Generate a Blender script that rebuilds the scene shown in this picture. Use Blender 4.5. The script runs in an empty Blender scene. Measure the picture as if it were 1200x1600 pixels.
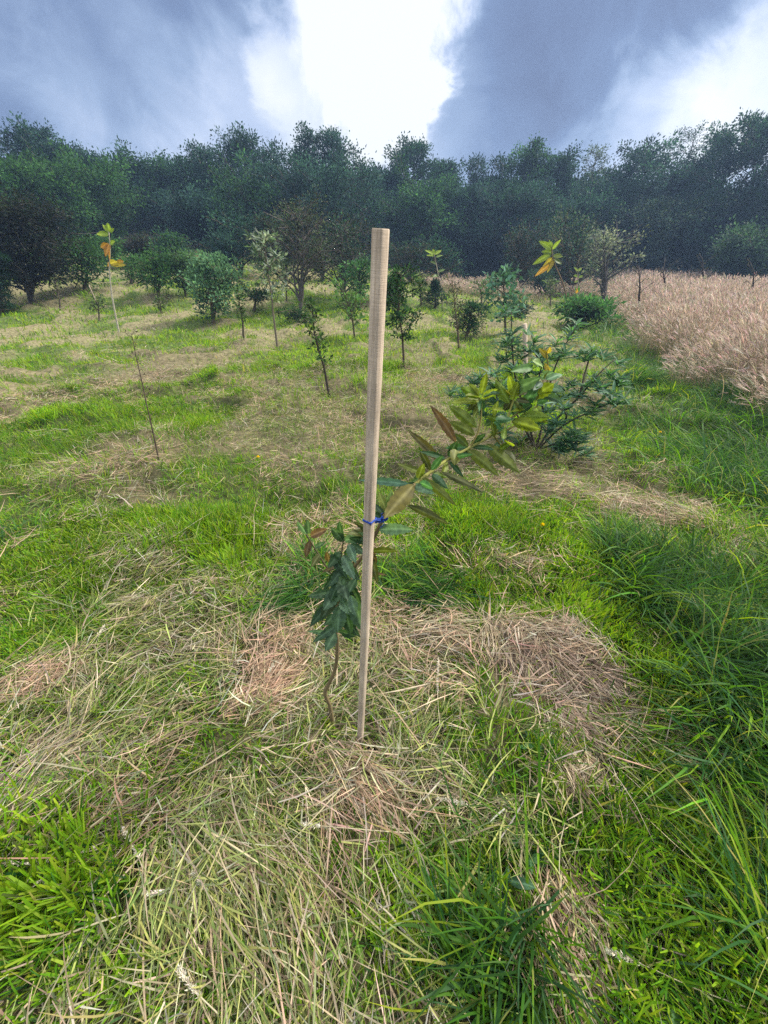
import bpy, math
import numpy as np
from mathutils import Vector
R = math.radians
rng = np.random.default_rng(7)
S = bpy.context.scene
COL = S.collection

# ------------------------------------------------------------------ camera
W0, H0, F = 1200.0, 1600.0, 590.0
HOR = 430.0
CAMH = 1.45
TH = math.atan((800 - HOR) / F)
cd = bpy.data.cameras.new("camera"); cam = bpy.data.objects.new("camera", cd); COL.objects.link(cam)
cam.location = (0, 0, CAMH); cam.rotation_euler = (math.pi / 2 - TH, 0, 0)
cd.sensor_fit = 'HORIZONTAL'; cd.sensor_width = 36; cd.lens = 36 * F / W0
cd.clip_start = 0.02; cd.clip_end = 3000
S.camera = cam

def pdir(x, y):
    """direction of a photo pixel, scaled to one metre of forward distance"""
    u = 800 - y
    dy = F * math.cos(TH) + u * math.sin(TH)
    dz = -F * math.sin(TH) + u * math.cos(TH)
    return np.array([(x - 600) / dy, 1.0, dz / dy])

# ------------------------------------------------------------------ light
SUN_EL, SUN_AZ = R(42), R(68)          # azimuth measured from +Y towards +X
sd = bpy.data.lights.new("sun", 'SUN'); sun = bpy.data.objects.new("sun", sd); COL.objects.link(sun)
sd.energy = 4.2; sd.angle = R(10); sd.color = (1.0, 0.94, 0.82)
sdir = Vector((math.sin(SUN_AZ) * math.cos(SUN_EL), math.cos(SUN_AZ) * math.cos(SUN_EL), math.sin(SUN_EL)))
sun.rotation_euler = (-sdir).to_track_quat('-Z', 'Y').to_euler()
sun.location = (4, 4, 20)

S.view_settings.view_transform = 'Standard'; S.view_settings.look = 'None'
S.view_settings.exposure = 0.75; S.view_settings.gamma = 1.0
S.render.film_transparent = False
try:
    S.cycles.max_bounces = 6; S.cycles.diffuse_bounces = 3; S.cycles.transmission_bounces = 4
    S.cycles.use_adaptive_sampling = False
    S.cycles.use_denoising = False; S.cycles.denoiser = 'OPENIMAGEDENOISE'; S.cycles.denoising_input_passes = 'RGB_ALBEDO_NORMAL'; S.cycles.denoising_prefilter = 'ACCURATE'
    S.cycles.volume_max_steps = 16
except Exception: pass

def build_world():
    w = bpy.data.worlds.new("World"); S.world = w; w.use_nodes = True
    nt = w.node_tree; N = nt.nodes; L = nt.links; N.clear()
    out = N.new('ShaderNodeOutputWorld'); bg = N.new('ShaderNodeBackground')
    sky = N.new('ShaderNodeTexSky'); sky.sky_type = 'NISHITA'; sky.sun_disc = False
    sky.sun_elevation = SUN_EL; sky.sun_rotation = SUN_AZ
    bgs = N.new('ShaderNodeBackground'); bgs.inputs[1].default_value = 0.10
    L.new(sky.outputs[0], bgs.inputs[0])
    tc = N.new('ShaderNodeTexCoord')
    def vm(op, a, b=None, sc=None):
        n = N.new('ShaderNodeVectorMath'); n.operation = op
        for i, v in enumerate((a, b)):
            if v is None: continue
            if isinstance(v, (tuple, list, np.ndarray)): n.inputs[i].default_value = tuple(v)
            else: L.new(v, n.inputs[i])
        if sc is not None: n.inputs['Scale'].default_value = sc
        return n
    def mm(op, a, b=None, clamp=False):
        n = N.new('ShaderNodeMath'); n.operation = op; n.use_clamp = clamp
        for i, v in enumerate((a, b)):
            if v is None: continue
            if isinstance(v, (int, float)): n.inputs[i].default_value = v
            else: L.new(v, n.inputs[i])
        return n.outputs[0]
    D = vm('NORMALIZE', tc.outputs['Generated']).outputs[0]
    sep = N.new('ShaderNodeSeparateXYZ'); L.new(D, sep.inputs[0])
    zz = mm('ADD', mm('MAXIMUM', sep.outputs[2], 0.0), 0.14)
    cx = mm('DIVIDE', sep.outputs[0], zz); cy = mm('DIVIDE', sep.outputs[1], zz)
    cmb = N.new('ShaderNodeCombineXYZ'); L.new(cx, cmb.inputs[0]); L.new(cy, cmb.inputs[1])
    def noise(vec, scale, det, rough, dist=0.0):
        n = N.new('ShaderNodeTexNoise'); L.new(vec, n.inputs['Vector'])
        n.inputs['Scale'].default_value = scale; n.inputs['Detail'].default_value = det
        n.inputs['Roughness'].default_value = rough; n.inputs['Distortion'].default_value = dist
        return n
    mp = N.new('ShaderNodeMapping'); mp.inputs['Scale'].default_value = (1.0, 0.35, 1); L.new(cmb.outputs[0], mp.inputs[0])
    n1 = noise(mp.outputs[0], 1.5, 6.0, 0.55, 0.4)
    n2 = noise(D, 5.5, 7, 0.6, 0.5)
    # warped direction, so that the lobes of bright and dark cloud get ragged edges
    w1 = vm('SUBTRACT', n1.outputs['Color'], (0.5, 0.5, 0.5)).outputs[0]
    w1 = vm('SCALE', w1, sc=0.06).outputs[0]
    w2 = vm('SUBTRACT', n2.outputs['Color'], (0.5, 0.5, 0.5)).outputs[0]
    w2 = vm('SCALE', w2, sc=0.26).outputs[0]
    WD = vm('NORMALIZE', vm('ADD', vm('ADD', D, w1).outputs[0], w2).outputs[0]).outputs[0]
    def lobe(px, py, r_in, r_out, amp):
        d = pdir(px, py); d = d / np.linalg.norm(d)
        dt = vm('DOT_PRODUCT', WD, tuple(d)).outputs['Value']
        m = N.new('ShaderNodeMapRange'); m.interpolation_type = 'SMOOTHERSTEP'
        L.new(dt, m.inputs[0])
        m.inputs[1].default_value = math.cos(R(r_out)); m.inputs[2].default_value = math.cos(R(r_in))
        m.inputs[3].default_value = 0.0; m.inputs[4].default_value = amp
        return m.outputs[0]
    base = mm('ADD', mm('MULTIPLY', n1.outputs['Fac'], 0.34), mm('MULTIPLY', n2.outputs['Fac'], 0.42))
    acc = mm('ADD', base, 0.07)
    for lb in [(600, -70, 0, 11, .70), (598, 20, 0, 9, 0.48), (584, 110, 0, 7.5, 0.36), (592, 195, 0, 6, 0.30), (430, 170, 0, 9, .14), (490, 130, 0, 9, 0.2),
               (1245, 95, 0, 10, 0.27), (1130, 150, 0, 9, 0.12), (250, 170, 0, 11, 0.15), (350, 210, 0, 11, 0.08), (900, 200, 0, 10, 0.08), (1040, 200, 0, 9, 0.10), (430, 100, 0, 5, .2),
               (310, -30, 2, 15, -0.17), (60, 20, 3, 15, -0.10), (830, 40, 0, 13, -0.09), (960, 60, 3, 13, -0.12), (770, 180, 0, 8, -0.10), (90, 160, 0, 9, -0.1), (460, 40, 0, 6, -.1),
               (680, 200, 0, 6, .1), (900, -60, 2, 12, -.1)]:
        acc = mm('ADD', acc, lobe(*lb))
    # the high part of an overcast sky is brighter than the part near the horizon
    zr = N.new('ShaderNodeMapRange'); zr.interpolation_type = 'SMOOTHSTEP'; L.new(sep.outputs[2], zr.inputs[0])
    zr.inputs[1].default_value = 0.40; zr.inputs[2].default_value = 0.85; zr.inputs[3].default_value = 0; zr.inputs[4].default_value = 1.0
    ramp = N.new('ShaderNodeValToRGB'); L.new(acc, ramp.inputs[0])
    e = ramp.color_ramp.elements
    e[0].position = 0.05; e[0].color = (0.16, 0.21, 0.36, 1)
    e[1].position = 0.95; e[1].color = (1.05, 1.08, 1.12, 1)
    for p, c in ((0.26, (0.215, 0.30, 0.50, 1)), (0.42, (0.36, 0.475, 0.70, 1)), (0.60, (0.58, 0.69, 0.92, 1)), (0.78, (0.88, .95, 1.05, 1))):
        q = ramp.color_ramp.elements.new(p); q.color = c
    low = vm('SCALE', ramp.outputs[0], sc=0.60).outputs[0]
    hi = vm('SCALE', (1.0, 0.985, 0.97)); L.new(mm('ADD', mm('MULTIPLY', n1.outputs['Fac'], ZEN * .8), ZEN * .6), hi.inputs['Scale'])
    cs = N.new('ShaderNodeMix'); cs.data_type = 'VECTOR'; L.new(zr.outputs[0], cs.inputs['Factor'])
    L.new(low, cs.inputs[4]); L.new(hi.outputs[0], cs.inputs[5])
    L.new(cs.outputs[1], bg.inputs[0]); bg.inputs[1].default_value = 1.0
    mix = N.new('ShaderNodeMixShader'); mix.inputs[0].default_value = 0.92
    L.new(bgs.outputs[0], mix.inputs[1]); L.new(bg.outputs[0], mix.inputs[2])
    L.new(mix.outputs[0], out.inputs[0])
    w.cycles.sampling_method = 'MANUAL'; w.cycles.sample_map_resolution = 512
ZEN = 1.5
build_world()

# ------------------------------------------------------------------ noise + terrain
def _h(ix, iy, s):
    n = (ix.astype(np.int64) * 374761393 + iy.astype(np.int64) * 668265263 + s * 974634777) & 0xffffffff
    n = ((n ^ (n >> 13)) * 1274126177) & 0xffffffff
    return ((n ^ (n >> 16)) & 0xffff) / 65535.0
def vnoise(x, y, sc=1.0, s=0, octv=1):
    x = np.asarray(x, float) / sc + 1000.3; y = np.asarray(y, float) / sc + 1000.7
    tot = 0; a = 1; na = 0
    for o in range(octv):
        ix = np.floor(x); iy = np.floor(y); fx = x - ix; fy = y - iy
        fx = fx * fx * (3 - 2 * fx); fy = fy * fy * (3 - 2 * fy)
        v = (_h(ix, iy, s) * (1 - fx) + _h(ix + 1, iy, s) * fx) * (1 - fy) + (_h(ix, iy + 1, s) * (1 - fx) + _h(ix + 1, iy + 1, s) * fx) * fy
        tot = tot + a * v; na += a; a *= .5; x = x * 2.03 + 17; y = y * 2.03 + 31; s += 5
    return tot / na
def sstep(a, b, x):
    t = np.clip((x - a) / (b - a), 0, 1); return t * t * (3 - 2 * t)

def big_terrain(x, y):
    d = np.maximum(y - 9, 0)
    z = d * (0.034 + 0.05 * sstep(9, -3, x) + 0.045 * sstep(-2, -13, x)) * sstep(0, 9, d)
    z = z + 0.16 * (vnoise(x, y, 5.0, 3) - .5) * sstep(3, 9, y)
    return np.where(y > 60, z + (y - 60) * 0.05, z)

# hand-read map of the ground: (photo x, photo y, half width, half height, field, value)
BL = []
def _ground_flat(px, py):
    d = pdir(px, py); t = CAMH / max(1e-3, -d[2]); return d * t + np.array([0, 0, CAMH])
def ground(px, py):
    d = pdir(px, py); lo = 0.0; prev = 0.05; t = 0.05
    while t < 80:
        p = d * t
        if p[2] + CAMH < terrain(p[0], p[1]): break
        prev = t; t *= 1.01
    a, b = prev, t
    for _ in range(20):
        m = (a + b) / 2; p = d * m
        if p[2] + CAMH < terrain(p[0], p[1]): b = m
        else: a = m
    p = d * b
    return np.array([p[0], p[1], float(terrain(p[0], p[1]))])
def blob(px, py, rx, ry, field, val, soft=0.55):
    c = _ground_flat(px, py); e = _ground_flat(px + rx, py)
    u = _ground_flat(px, py - ry); v = _ground_flat(px, py + ry)
    BL.append((field, c[0], (u[1] + v[1]) / 2, abs(e[0] - c[0]), abs(u[1] - v[1]) / 2, val, soft))
for a in [(870, 1070, 125, 95, 'straw', 1), (905, 1195, 60, 55, 'straw', 1), (895, 1480, 40, 130, 'straw', 1),
          (430, 1055, 55, 60, 'straw', 1), (50, 1075, 90, 45, 'straw', .9), (150, 1230, 190, 70, 'straw', .8), (400, 1220, 170, 55, 'straw', .7),
          (570, 1245, 95, 75, 'straw', 1), (430, 1480, 150, 110, 'straw', .6), (300, 1340, 130, 50, 'straw', .5), (660, 1020, 110, 55, 'straw', .7),
          (240, 960, 120, 45, 'straw', .7), (220, 880, 70, 45, 'straw', .8), (190, 730, 110, 45, 'straw', .95), (250, 590, 110, 40, 'straw', .95),
          (830, 760, 110, 30, 'straw', .95), (1000, 810, 90, 22, 'straw', .95), (500, 610, 60, 20, 'straw', .95), (380, 700, 90, 20, 'straw', .9),
          (60, 640, 60, 22, 'straw', .9), (230, 780, 100, 25, 'straw', .85), (780, 880, 90, 30, 'straw', .75), (560, 970, 60, 30, 'straw', .8),
          (110, 600, 40, 12, 'straw', .9), (480, 655, 70, 14, 'straw', .9), (660, 660, 40, 12, 'straw', .8), (930, 650, 50, 18, 'straw', .8),
          (1060, 1180, 40, 90, 'straw', .5), (100, 480, 60, 8, 'straw', .8), (250, 555, 60, 10, 'straw', .9), (40, 590, 50, 10, 'straw', .9),
          (110, 740, 90, 22, 'straw', .8), (600, 560, 50, 10, 'straw', .7), (960, 540, 40, 8, 'straw', .8), (100, 540, 40, 8, 'straw', .8),
          (900, 955, 85, 45, 'straw', .05), (350, 865, 80, 38, 'straw', .2), (720, 825, 90, 28, 'straw', .1), (90, 1390, 110, 110, 'straw', .12),
          (130, 1500, 120, 90, 'straw', .3), (650, 1420, 90, 150, 'straw', .3), (740, 1340, 80, 60, 'straw', .2), (770, 1510, 120, 100, 'straw', .1),
          (1060, 1420, 110, 160, 'straw', .12), (1120, 1010, 130, 200, 'straw', .03), (1130, 760, 120, 80, 'straw', .05), (640, 920, 80, 40, 'straw', .12),
          (490, 935, 35, 50, 'straw', .1), (60, 840, 70, 45, 'straw', .2), (470, 770, 70, 40, 'straw', .15), (640, 780, 60, 40, 'straw', .2),
          (250, 660, 80, 20, 'straw', .15), (480, 560, 90, 18, 'straw', .2), (80, 560, 80, 12, 'straw', .2), (760, 640, 60, 25, 'straw', .2),
          (330, 1060, 40, 30, 'straw', .3), (840, 1170, 40, 35, 'straw', .15), (1050, 700, 80, 30, 'straw', .1), (1040, 650, 70, 20, 'straw', .1),
          (230, 1110, 70, 50, 'straw', .45), (740, 1180, 40, 60, 'straw', .4), (500, 850, 40, 30, 'straw', .2), (910, 560, 60, 10, 'straw', .1),
          (1130, 1040, 90, 190, 'long', 1), (1170, 760, 90, 70, 'long', .9), (1060, 960, 50, 60, 'long', .6), (1080, 740, 60, 30, 'long', .5), (640, 925, 75, 35, 'long', .5), (490, 935, 40, 50, 'long', .75),
          (770, 1520, 110, 90, 'long', .6), (1160, 1240, 90, 90, 'long', .7), (1060, 1420, 80, 120, 'long', 0), (1060, 1420, 80, 120, 'lime', .5), (1060, 600, 70, 25, 'long', .8), (1160, 680, 60, 50, 'long', .9),
          (30, 830, 50, 40, 'long', .4), (1040, 650, 60, 22, 'long', .6), (1190, 1480, 50, 120, 'long', .5), (770, 1280, 60, 40, 'long', .4),
          (900, 955, 80, 42, 'lime', 1), (350, 865, 70, 35, 'lime', .8), (90, 1390, 110, 110, 'lime', .9), (740, 820, 70, 20, 'lime', .8),
          (620, 1400, 80, 120, 'lime', .5), (1060, 1400, 80, 130, 'lime', .45), (480, 560, 80, 16, 'lime', .6), (180, 1520, 90, 60, 'lime', .6),
          (430, 1055, 55, 60, 'pink', 1), (50, 1075, 60, 30, 'pink', .9), (560, 1260, 80, 50, 'pink', .6), (190, 740, 90, 30, 'pink', .7),
          (870, 1000, 90, 25, 'pink', .3), (900, 1500, 40, 100, 'pink', .4), (820, 760, 90, 20, 'pink', .5), (500, 1450, 60, 90, 'pink', .4),
          (960, 1150, 60, 120, 'pink', .25), (110, 600, 40, 12, 'pink', .6), (990, 810, 90, 20, 'pink', .5),
          (870, 1070, 120, 90, 'brown', .95), (905, 1200, 50, 50, 'brown', .5), (250, 575, 90, 20, 'brown', .9), (860, 680, 60, 20, 'brown', .6), (190, 800, 60, 20, 'brown', .4),
          (540, 1160, 55, 28, 'bare', .9), (480, 1165, 30, 18, 'bare', .6), (810, 1150, 30, 40, 'bare', .6), (1010, 1070, 12, 40, 'bare', .5),
          (240, 560, 60, 8, 'bare', .5), (560, 610, 25, 8, 'bare', .4), (860, 690, 60, 12, 'bare', .5),
          (850, 1020, 150, 60, 'mound', .55), (430, 1020, 50, 40, 'mound', .8), (250, 570, 90, 14, 'mound', .8), (190, 700, 90, 25, 'mound', .6),
          (570, 1200, 80, 30, 'mound', .4), (490, 900, 50, 30, 'mound', .6), (1130, 900, 90, 120, 'mound', .7), (780, 850, 90, 30, 'mound', .4)]:
    blob(*a)
def lumps(x, y):
    return sstep(.52, .70, vnoise(x, y, .5, 171, 2)) * sstep(1.9, 3.2, y)
def fields(x, y):
    x = np.asarray(x, float); y = np.asarray(y, float)
    wx = x + .35 * (vnoise(x, y, .35, 41, 2) - .5) * np.minimum(1, .5 + y * .15)
    wy = y + .35 * (vnoise(x, y, .35, 57, 2) - .5) * np.minimum(2, .5 + y * .15)
    n = vnoise(x, y * .75, 1.15, 11, 3); lp = lumps(x, y)
    f = {'straw': .15 + .72 * sstep(.47, .57, n) * (.5 + vnoise(x, y, .3, 17, 2)).clip(0, 1), 'long': 0 * x, 'lime': .45 * sstep(.45, .65, vnoise(x, y, .8, 21, 2)),
         'pink': .6 * sstep(.48, .66, vnoise(x, y, .9, 31, 2)), 'bare': 0 * x, 'mound': 0 * x, 'brown': 0 * x}
    for fld, cx, cy, rx, ry, v, soft in BL:
        q = np.sqrt(((wx - cx) / rx) ** 2 + ((wy - cy) / ry) ** 2)
        w = sstep(1.25, soft, q)
        f[fld] = f[fld] * (1 - w) + v * w
    f['straw'] = np.maximum(f['straw'], lp * .95 * sstep(.38, .5, vnoise(x, y, 1.6, 181, 2)))
    f['lime'] = np.maximum(f['lime'], lp * .5)
    # tussocks along the edge of the tall grass
    e = field_edge(x, y)
    w = sstep(-1.3, -.2, e); f['long'] = np.maximum(f['long'], w * .9); f['straw'] = f['straw'] * (1 - w) + .1 * w
    return f
# edge of the unmown field: signed distance-like value, >0 inside
EDGE_PX = [(1235, 700), (1190, 665), (1130, 610), (1060, 560), (1000, 525), (965, 500), (950, 480), (940, 465)]
EW = [_ground_flat(px, py) for px, py in EDGE_PX]
_ey = np.array([p[1] for p in EW]); _ex = np.array([p[0] for p in EW])
_ey = np.concatenate([[-5, 0], _ey, [60]]); _ex = np.concatenate([[3.9, 3.7], _ex, [19.0]])
def field_edge(x, y):
    y = np.asarray(y, float); x = np.asarray(x, float)
    x0 = np.interp(y, _ey, _ex) - .4
    return (x - x0 - .75 * (vnoise(x, y, .8, 77, 2) - .5) * 2) * .8

def terrain(x, y):
    x = np.asarray(x, float); y = np.asarray(y, float)
    z = big_terrain(x, y) + .14 * sstep(2, 6, y) * (vnoise(x, y, 1.3, 67, 2) - .5) + (.11 + .09 * sstep(2, 5, y)) * (vnoise(x, y, .6, 61, 2) - .5) + .03 * (vnoise(x, y, .16, 63) - .5)
    m = 0 * x
    for fld, cx, cy, rx, ry, v, soft in BL:
        if fld == 'mound':
            q = np.sqrt(((x - cx) / rx) ** 2 + ((y - cy) / ry) ** 2)
            m = np.maximum(m, v * sstep(1.3, .1, q))
    return z + .10 * m + .11 * lumps(x, y) * sstep(.6, -.4, field_edge(x, y))
def at(px, py, Y):
    d = pdir(px, py); return np.array([d[0] * Y, Y, CAMH + d[2] * Y])

# ------------------------------------------------------------------ mesh helpers
class Buf:
    def __init__(s): s.v = []; s.q = []; s.t = []; s.c = []; s.n = 0
    def add(s, V, C, Q=None, T=None):
        V = np.asarray(V, float).reshape(-1, 3); C = np.asarray(C, float)
        if C.ndim == 1: C = np.tile(C, (len(V), 1))
        if Q is not None and len(Q): s.q.append(np.asarray(Q, np.int64) + s.n)
        if T is not None and len(T): s.t.append(np.asarray(T, np.int64) + s.n)
        s.v.append(V); s.c.append(C[:, :3]); s.n += len(V)
    def build(s, name, mat, parent=None, smooth=False, origin=None):
        V = np.concatenate(s.v); C = np.concatenate(s.c)
        if origin is not None: V = V - np.asarray(origin)
        Q = np.concatenate(s.q) if s.q else np.zeros((0, 4), np.int64)
        T = np.concatenate(s.t) if s.t else np.zeros((0, 3), np.int64)
        me = bpy.data.meshes.new(name)
        me.vertices.add(len(V)); me.vertices.foreach_set('co', V.astype(np.float32).ravel())
        loops = np.concatenate([Q.ravel(), T.ravel()]).astype(np.int32)
        me.loops.add(len(loops)); me.loops.foreach_set('vertex_index', loops)
        tot = np.concatenate([np.full(len(Q), 4), np.full(len(T), 3)]).astype(np.int32)
        st = np.concatenate([[0], np.cumsum(tot)[:-1]]).astype(np.int32)
        me.polygons.add(len(tot)); me.polygons.foreach_set('loop_start', st)
        try: me.polygons.foreach_set('loop_total', tot)
        except Exception: pass
        if smooth: me.polygons.foreach_set('use_smooth', np.ones(len(tot), bool))
        me.update(calc_edges=True)
        a = me.color_attributes.new('col', 'FLOAT_COLOR', 'POINT')
        a.data.foreach_set('color', np.c_[C, np.ones(len(C))].astype(np.float32).ravel())
        me.materials.append(mat)
        o = bpy.data.objects.new(name, me); COL.objects.link(o)
        if parent is not None: o.parent = parent
        if origin is not None and parent is None: o.location = tuple(origin)
        return o
def tag(o, label=None, cat=None, group=None, kind=None):
    if label: o['label'] = label
    if cat: o['category'] = cat
    if group: o['group'] = group
    if kind: o['kind'] = kind
    return o
def empty(name, loc, label, cat, group=None):
    o = bpy.data.objects.new(name, None); COL.objects.link(o); o.location = tuple(loc)
    o.empty_display_size = .1
    return tag(o, label, cat, group)
def tube(buf, P, rad, col, ns=6, cap=True):
    P = np.asarray(P, float); n = len(P); rad = np.broadcast_to(np.asarray(rad, float), (n,))
    T = np.gradient(P, axis=0); T /= np.linalg.norm(T, axis=1)[:, None] + 1e-9
    ref = np.array([0, 0, 1.0]) if abs(T[0][2]) < .9 else np.array([1.0, 0, 0])
    A = np.cross(T, ref); A /= np.linalg.norm(A, axis=1)[:, None] + 1e-9; B = np.cross(T, A)
    th = np.arange(ns) * 2 * math.pi / ns
    V = P[:, None] + rad[:, None, None] * (np.cos(th)[None, :, None] * A[:, None] + np.sin(th)[None, :, None] * B[:, None])
    i = np.arange(n - 1)[:, None] * ns; j = np.arange(ns)[None]; k = (j + 1) % ns
    Q = np.stack([i + j, i + k, i + ns + k, i + ns + j], -1).reshape(-1, 4)
    V = V.reshape(-1, 3); Tt = None
    if cap:
        V = np.vstack([V, P[-1] + T[-1] * rad[-1] * .5]); m = len(V) - 1; b = (n - 1) * ns
        Tt = [[b + a, b + (a + 1) % ns, m] for a in range(ns)]
    buf.add(V, col, Q, Tt)
def spline(P, n):
    """Catmull-Rom through control points"""
    P = np.asarray(P, float); m = len(P)
    if m == 2: return P[0] + (P[1] - P[0]) * np.linspace(0, 1, n)[:, None]
    X = np.vstack([2 * P[0] - P[1], P, 2 * P[-1] - P[-2]]); out = []
    for u in np.linspace(0, m - 1, n):
        i = min(int(u), m - 2); t = u - i; a, b, c, d = X[i:i + 4]
        out.append(.5 * ((2 * b) + (c - a) * t + (2 * a - 5 * b + 4 * c - d) * t * t + (3 * b - a - 3 * c + d) * t ** 3))
    return np.array(out)
def ribbons(buf, base, phi, L, w, t0, k, col, nseg=3, roll=None, kp=None, zmin=None, tipcol=None, tipw=.12):
    """N grass blades: t0 tilt from the vertical, k change of tilt along the blade, kp sideways curl"""
    N = len(L); s = np.linspace(0, 1, nseg + 1)
    a = t0[:, None] + k[:, None] * s[None]
    ph = phi[:, None] + (0 if kp is None else kp[:, None] * s[None])
    d = np.stack([np.sin(a) * np.cos(ph), np.sin(a) * np.sin(ph), np.cos(a)], -1)
    step = (L / nseg)[:, None, None] * (d[:, :-1] + d[:, 1:]) / 2
    P = np.concatenate([np.zeros((N, 1, 3)), np.cumsum(step, 1)], 1) + base[:, None]
    if zmin is not None: P[:, :, 2] = np.maximum(P[:, :, 2], zmin[:, None])
    side = np.stack([-np.sin(ph), np.cos(ph), 0 * ph], -1)
    if roll is not None:
        nrm = np.cross(d, side); side = side * np.cos(roll)[:, None, None] + nrm * np.sin(roll)[:, None, None]
    prof = np.array([.75, 1.0, .95, .8, .6])[np.minimum(4, np.round(s * 4).astype(int))]; 
    prof = np.interp(s, [0, .3, .7, 1], [.7, 1, .55 + .4 * (tipw > .3) + .2, tipw])
    hw = (w / 2)[:, None, None] * prof[None, :, None]
    V = np.stack([P - side * hw, P + side * hw], 2).reshape(N, -1, 3)
    m = 2 * (nseg + 1)
    q = np.array([[2 * i, 2 * i + 1, 2 * i + 3, 2 * i + 2] for i in range(nseg)])
    Q = (np.arange(N) * m)[:, None, None] + q[None]
    if tipcol is None: C = np.repeat(col, m, 0)
    else:
        sv = np.repeat(s, 2)[None, :, None]
        C = (col[:, None] * (1 - sv) + tipcol[:, None] * sv).reshape(-1, 3)
    buf.add(V.reshape(-1, 3), C, Q.reshape(-1, 4))
def rleaves(buf, P, d, L, W, col, nz=.5, rg=None):
    """N small rhombic leaves, folded a little along the midrib"""
    rg = rg or rng; N = len(P)
    d = d / (np.linalg.norm(d, axis=1)[:, None] + 1e-9)
    up = rg.normal(size=(N, 3)) * (1 - nz) + np.array([0, 0, 1.0]) * nz
    side = np.cross(d, up); side /= np.linalg.norm(side, axis=1)[:, None] + 1e-9
    nn = np.cross(side, d)
    L = np.broadcast_to(L, (N,))[:, None]; W = np.broadcast_to(W, (N,))[:, None]
    m = P + d * L * .45
    V = np.stack([P, m - side * W / 2 + nn * W * .18, P + d * L, m + side * W / 2 + nn * W * .18], 1)
    Q = (np.arange(N) * 4)[:, None] + np.array([0, 1, 2, 3])[None]
    buf.add(V.reshape(-1, 3), np.repeat(col, 4, 0), Q)

# ------------------------------------------------------------------ materials
def leafmat(name, trans=.35, rough=.5, spec=.35, tint=(1.15, 1.15, .7), varsc=None):
    m = bpy.data.materials.new(name); m.use_nodes = True; nt = m.node_tree; N = nt.nodes; L = nt.links; N.clear()
    out = N.new('ShaderNodeOutputMaterial'); at_ = N.new('ShaderNodeAttribute'); at_.attribute_name = 'col'
    p = N.new('ShaderNodeBsdfPrincipled'); p.inputs['Roughness'].default_value = rough
    p.inputs['Specular IOR Level'].default_value = spec
    src = at_.outputs['Color']
    if varsc:
        tc = N.new('ShaderNodeTexCoord'); nz = N.new('ShaderNodeTexNoise'); nz.inputs['Scale'].default_value = varsc
        nz.inputs['Detail'].default_value = 4
        L.new(tc.outputs['Object'], nz.inputs['Vector'])
        mr = N.new('ShaderNodeMapRange'); L.new(nz.outputs['Fac'], mr.inputs[0])
        mr.inputs[1].default_value = .3; mr.inputs[2].default_value = .7; mr.inputs[3].default_value = .72; mr.inputs[4].default_value = 1.25
        vs = N.new('ShaderNodeVectorMath'); vs.operation = 'SCALE'; L.new(src, vs.inputs[0]); L.new(mr.outputs[0], vs.inputs['Scale'])
        src = vs.outputs[0]
    L.new(src, p.inputs['Base Color'])
    if trans > 0:
        tr = N.new('ShaderNodeBsdfTranslucent'); vm = N.new('ShaderNodeVectorMath'); vm.operation = 'MULTIPLY'
        vm.inputs[1].default_value = tint; L.new(src, vm.inputs[0]); L.new(vm.outputs[0], tr.inputs['Color'])
        mx = N.new('ShaderNodeMixShader'); mx.inputs[0].default_value = trans
        L.new(p.outputs[0], mx.inputs[1]); L.new(tr.outputs[0], mx.inputs[2]); L.new(mx.outputs[0], out.inputs[0])
    else: L.new(p.outputs[0], out.inputs[0])
    return m
M_GRASS = leafmat('grass_blades', .45, .55, .18, (1.5, 1.4, .5))
M_HAY = leafmat('dry_grass', .25, .6, .25, (1.1, 1.05, .8))
M_LEAF = leafmat('tree_foliage', .4, .65, .10, (1.2, 1.25, .8))
M_BROAD = leafmat('broad_leaves', .42, .52, .25, (1.3, 1.4, .5), varsc=60)
M_BARK = leafmat('bark', 0, .85, .2, varsc=25)
def soilmat():
    m = bpy.data.materials.new('soil'); m.use_nodes = True; nt = m.node_tree; N = nt.nodes; L = nt.links
    p = N['Principled BSDF']; p.inputs['Roughness'].default_value = .95; p.inputs['Specular IOR Level'].default_value = .1
    a = N.new('ShaderNodeAttribute'); a.attribute_name = 'col'
    tc = N.new('ShaderNodeTexCoord'); nz = N.new('ShaderNodeTexNoise'); nz.inputs['Scale'].default_value = 14; nz.inputs['Detail'].default_value = 8
    nz.inputs['Roughness'].default_value = .7
    L.new(tc.outputs['Object'], nz.inputs['Vector'])
    mr = N.new('ShaderNodeMapRange'); L.new(nz.outputs['Fac'], mr.inputs[0])
    mr.inputs[1].default_value = .3; mr.inputs[2].default_value = .7; mr.inputs[3].default_value = .45; mr.inputs[4].default_value = 1.6
    vs = N.new('ShaderNodeVectorMath'); vs.operation = 'SCALE'; L.new(a.outputs['Color'], vs.inputs[0]); L.new(mr.outputs[0], vs.inputs['Scale'])
    L.new(vs.outputs[0], p.inputs['Base Color'])
    bp = N.new('ShaderNodeBump'); bp.inputs['Strength'].default_value = .8; bp.inputs['Distance'].default_value = .03
    L.new(nz.outputs['Fac'], bp.inputs['Height']); L.new(bp.outputs[0], p.inputs['Normal'])
    return m
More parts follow.
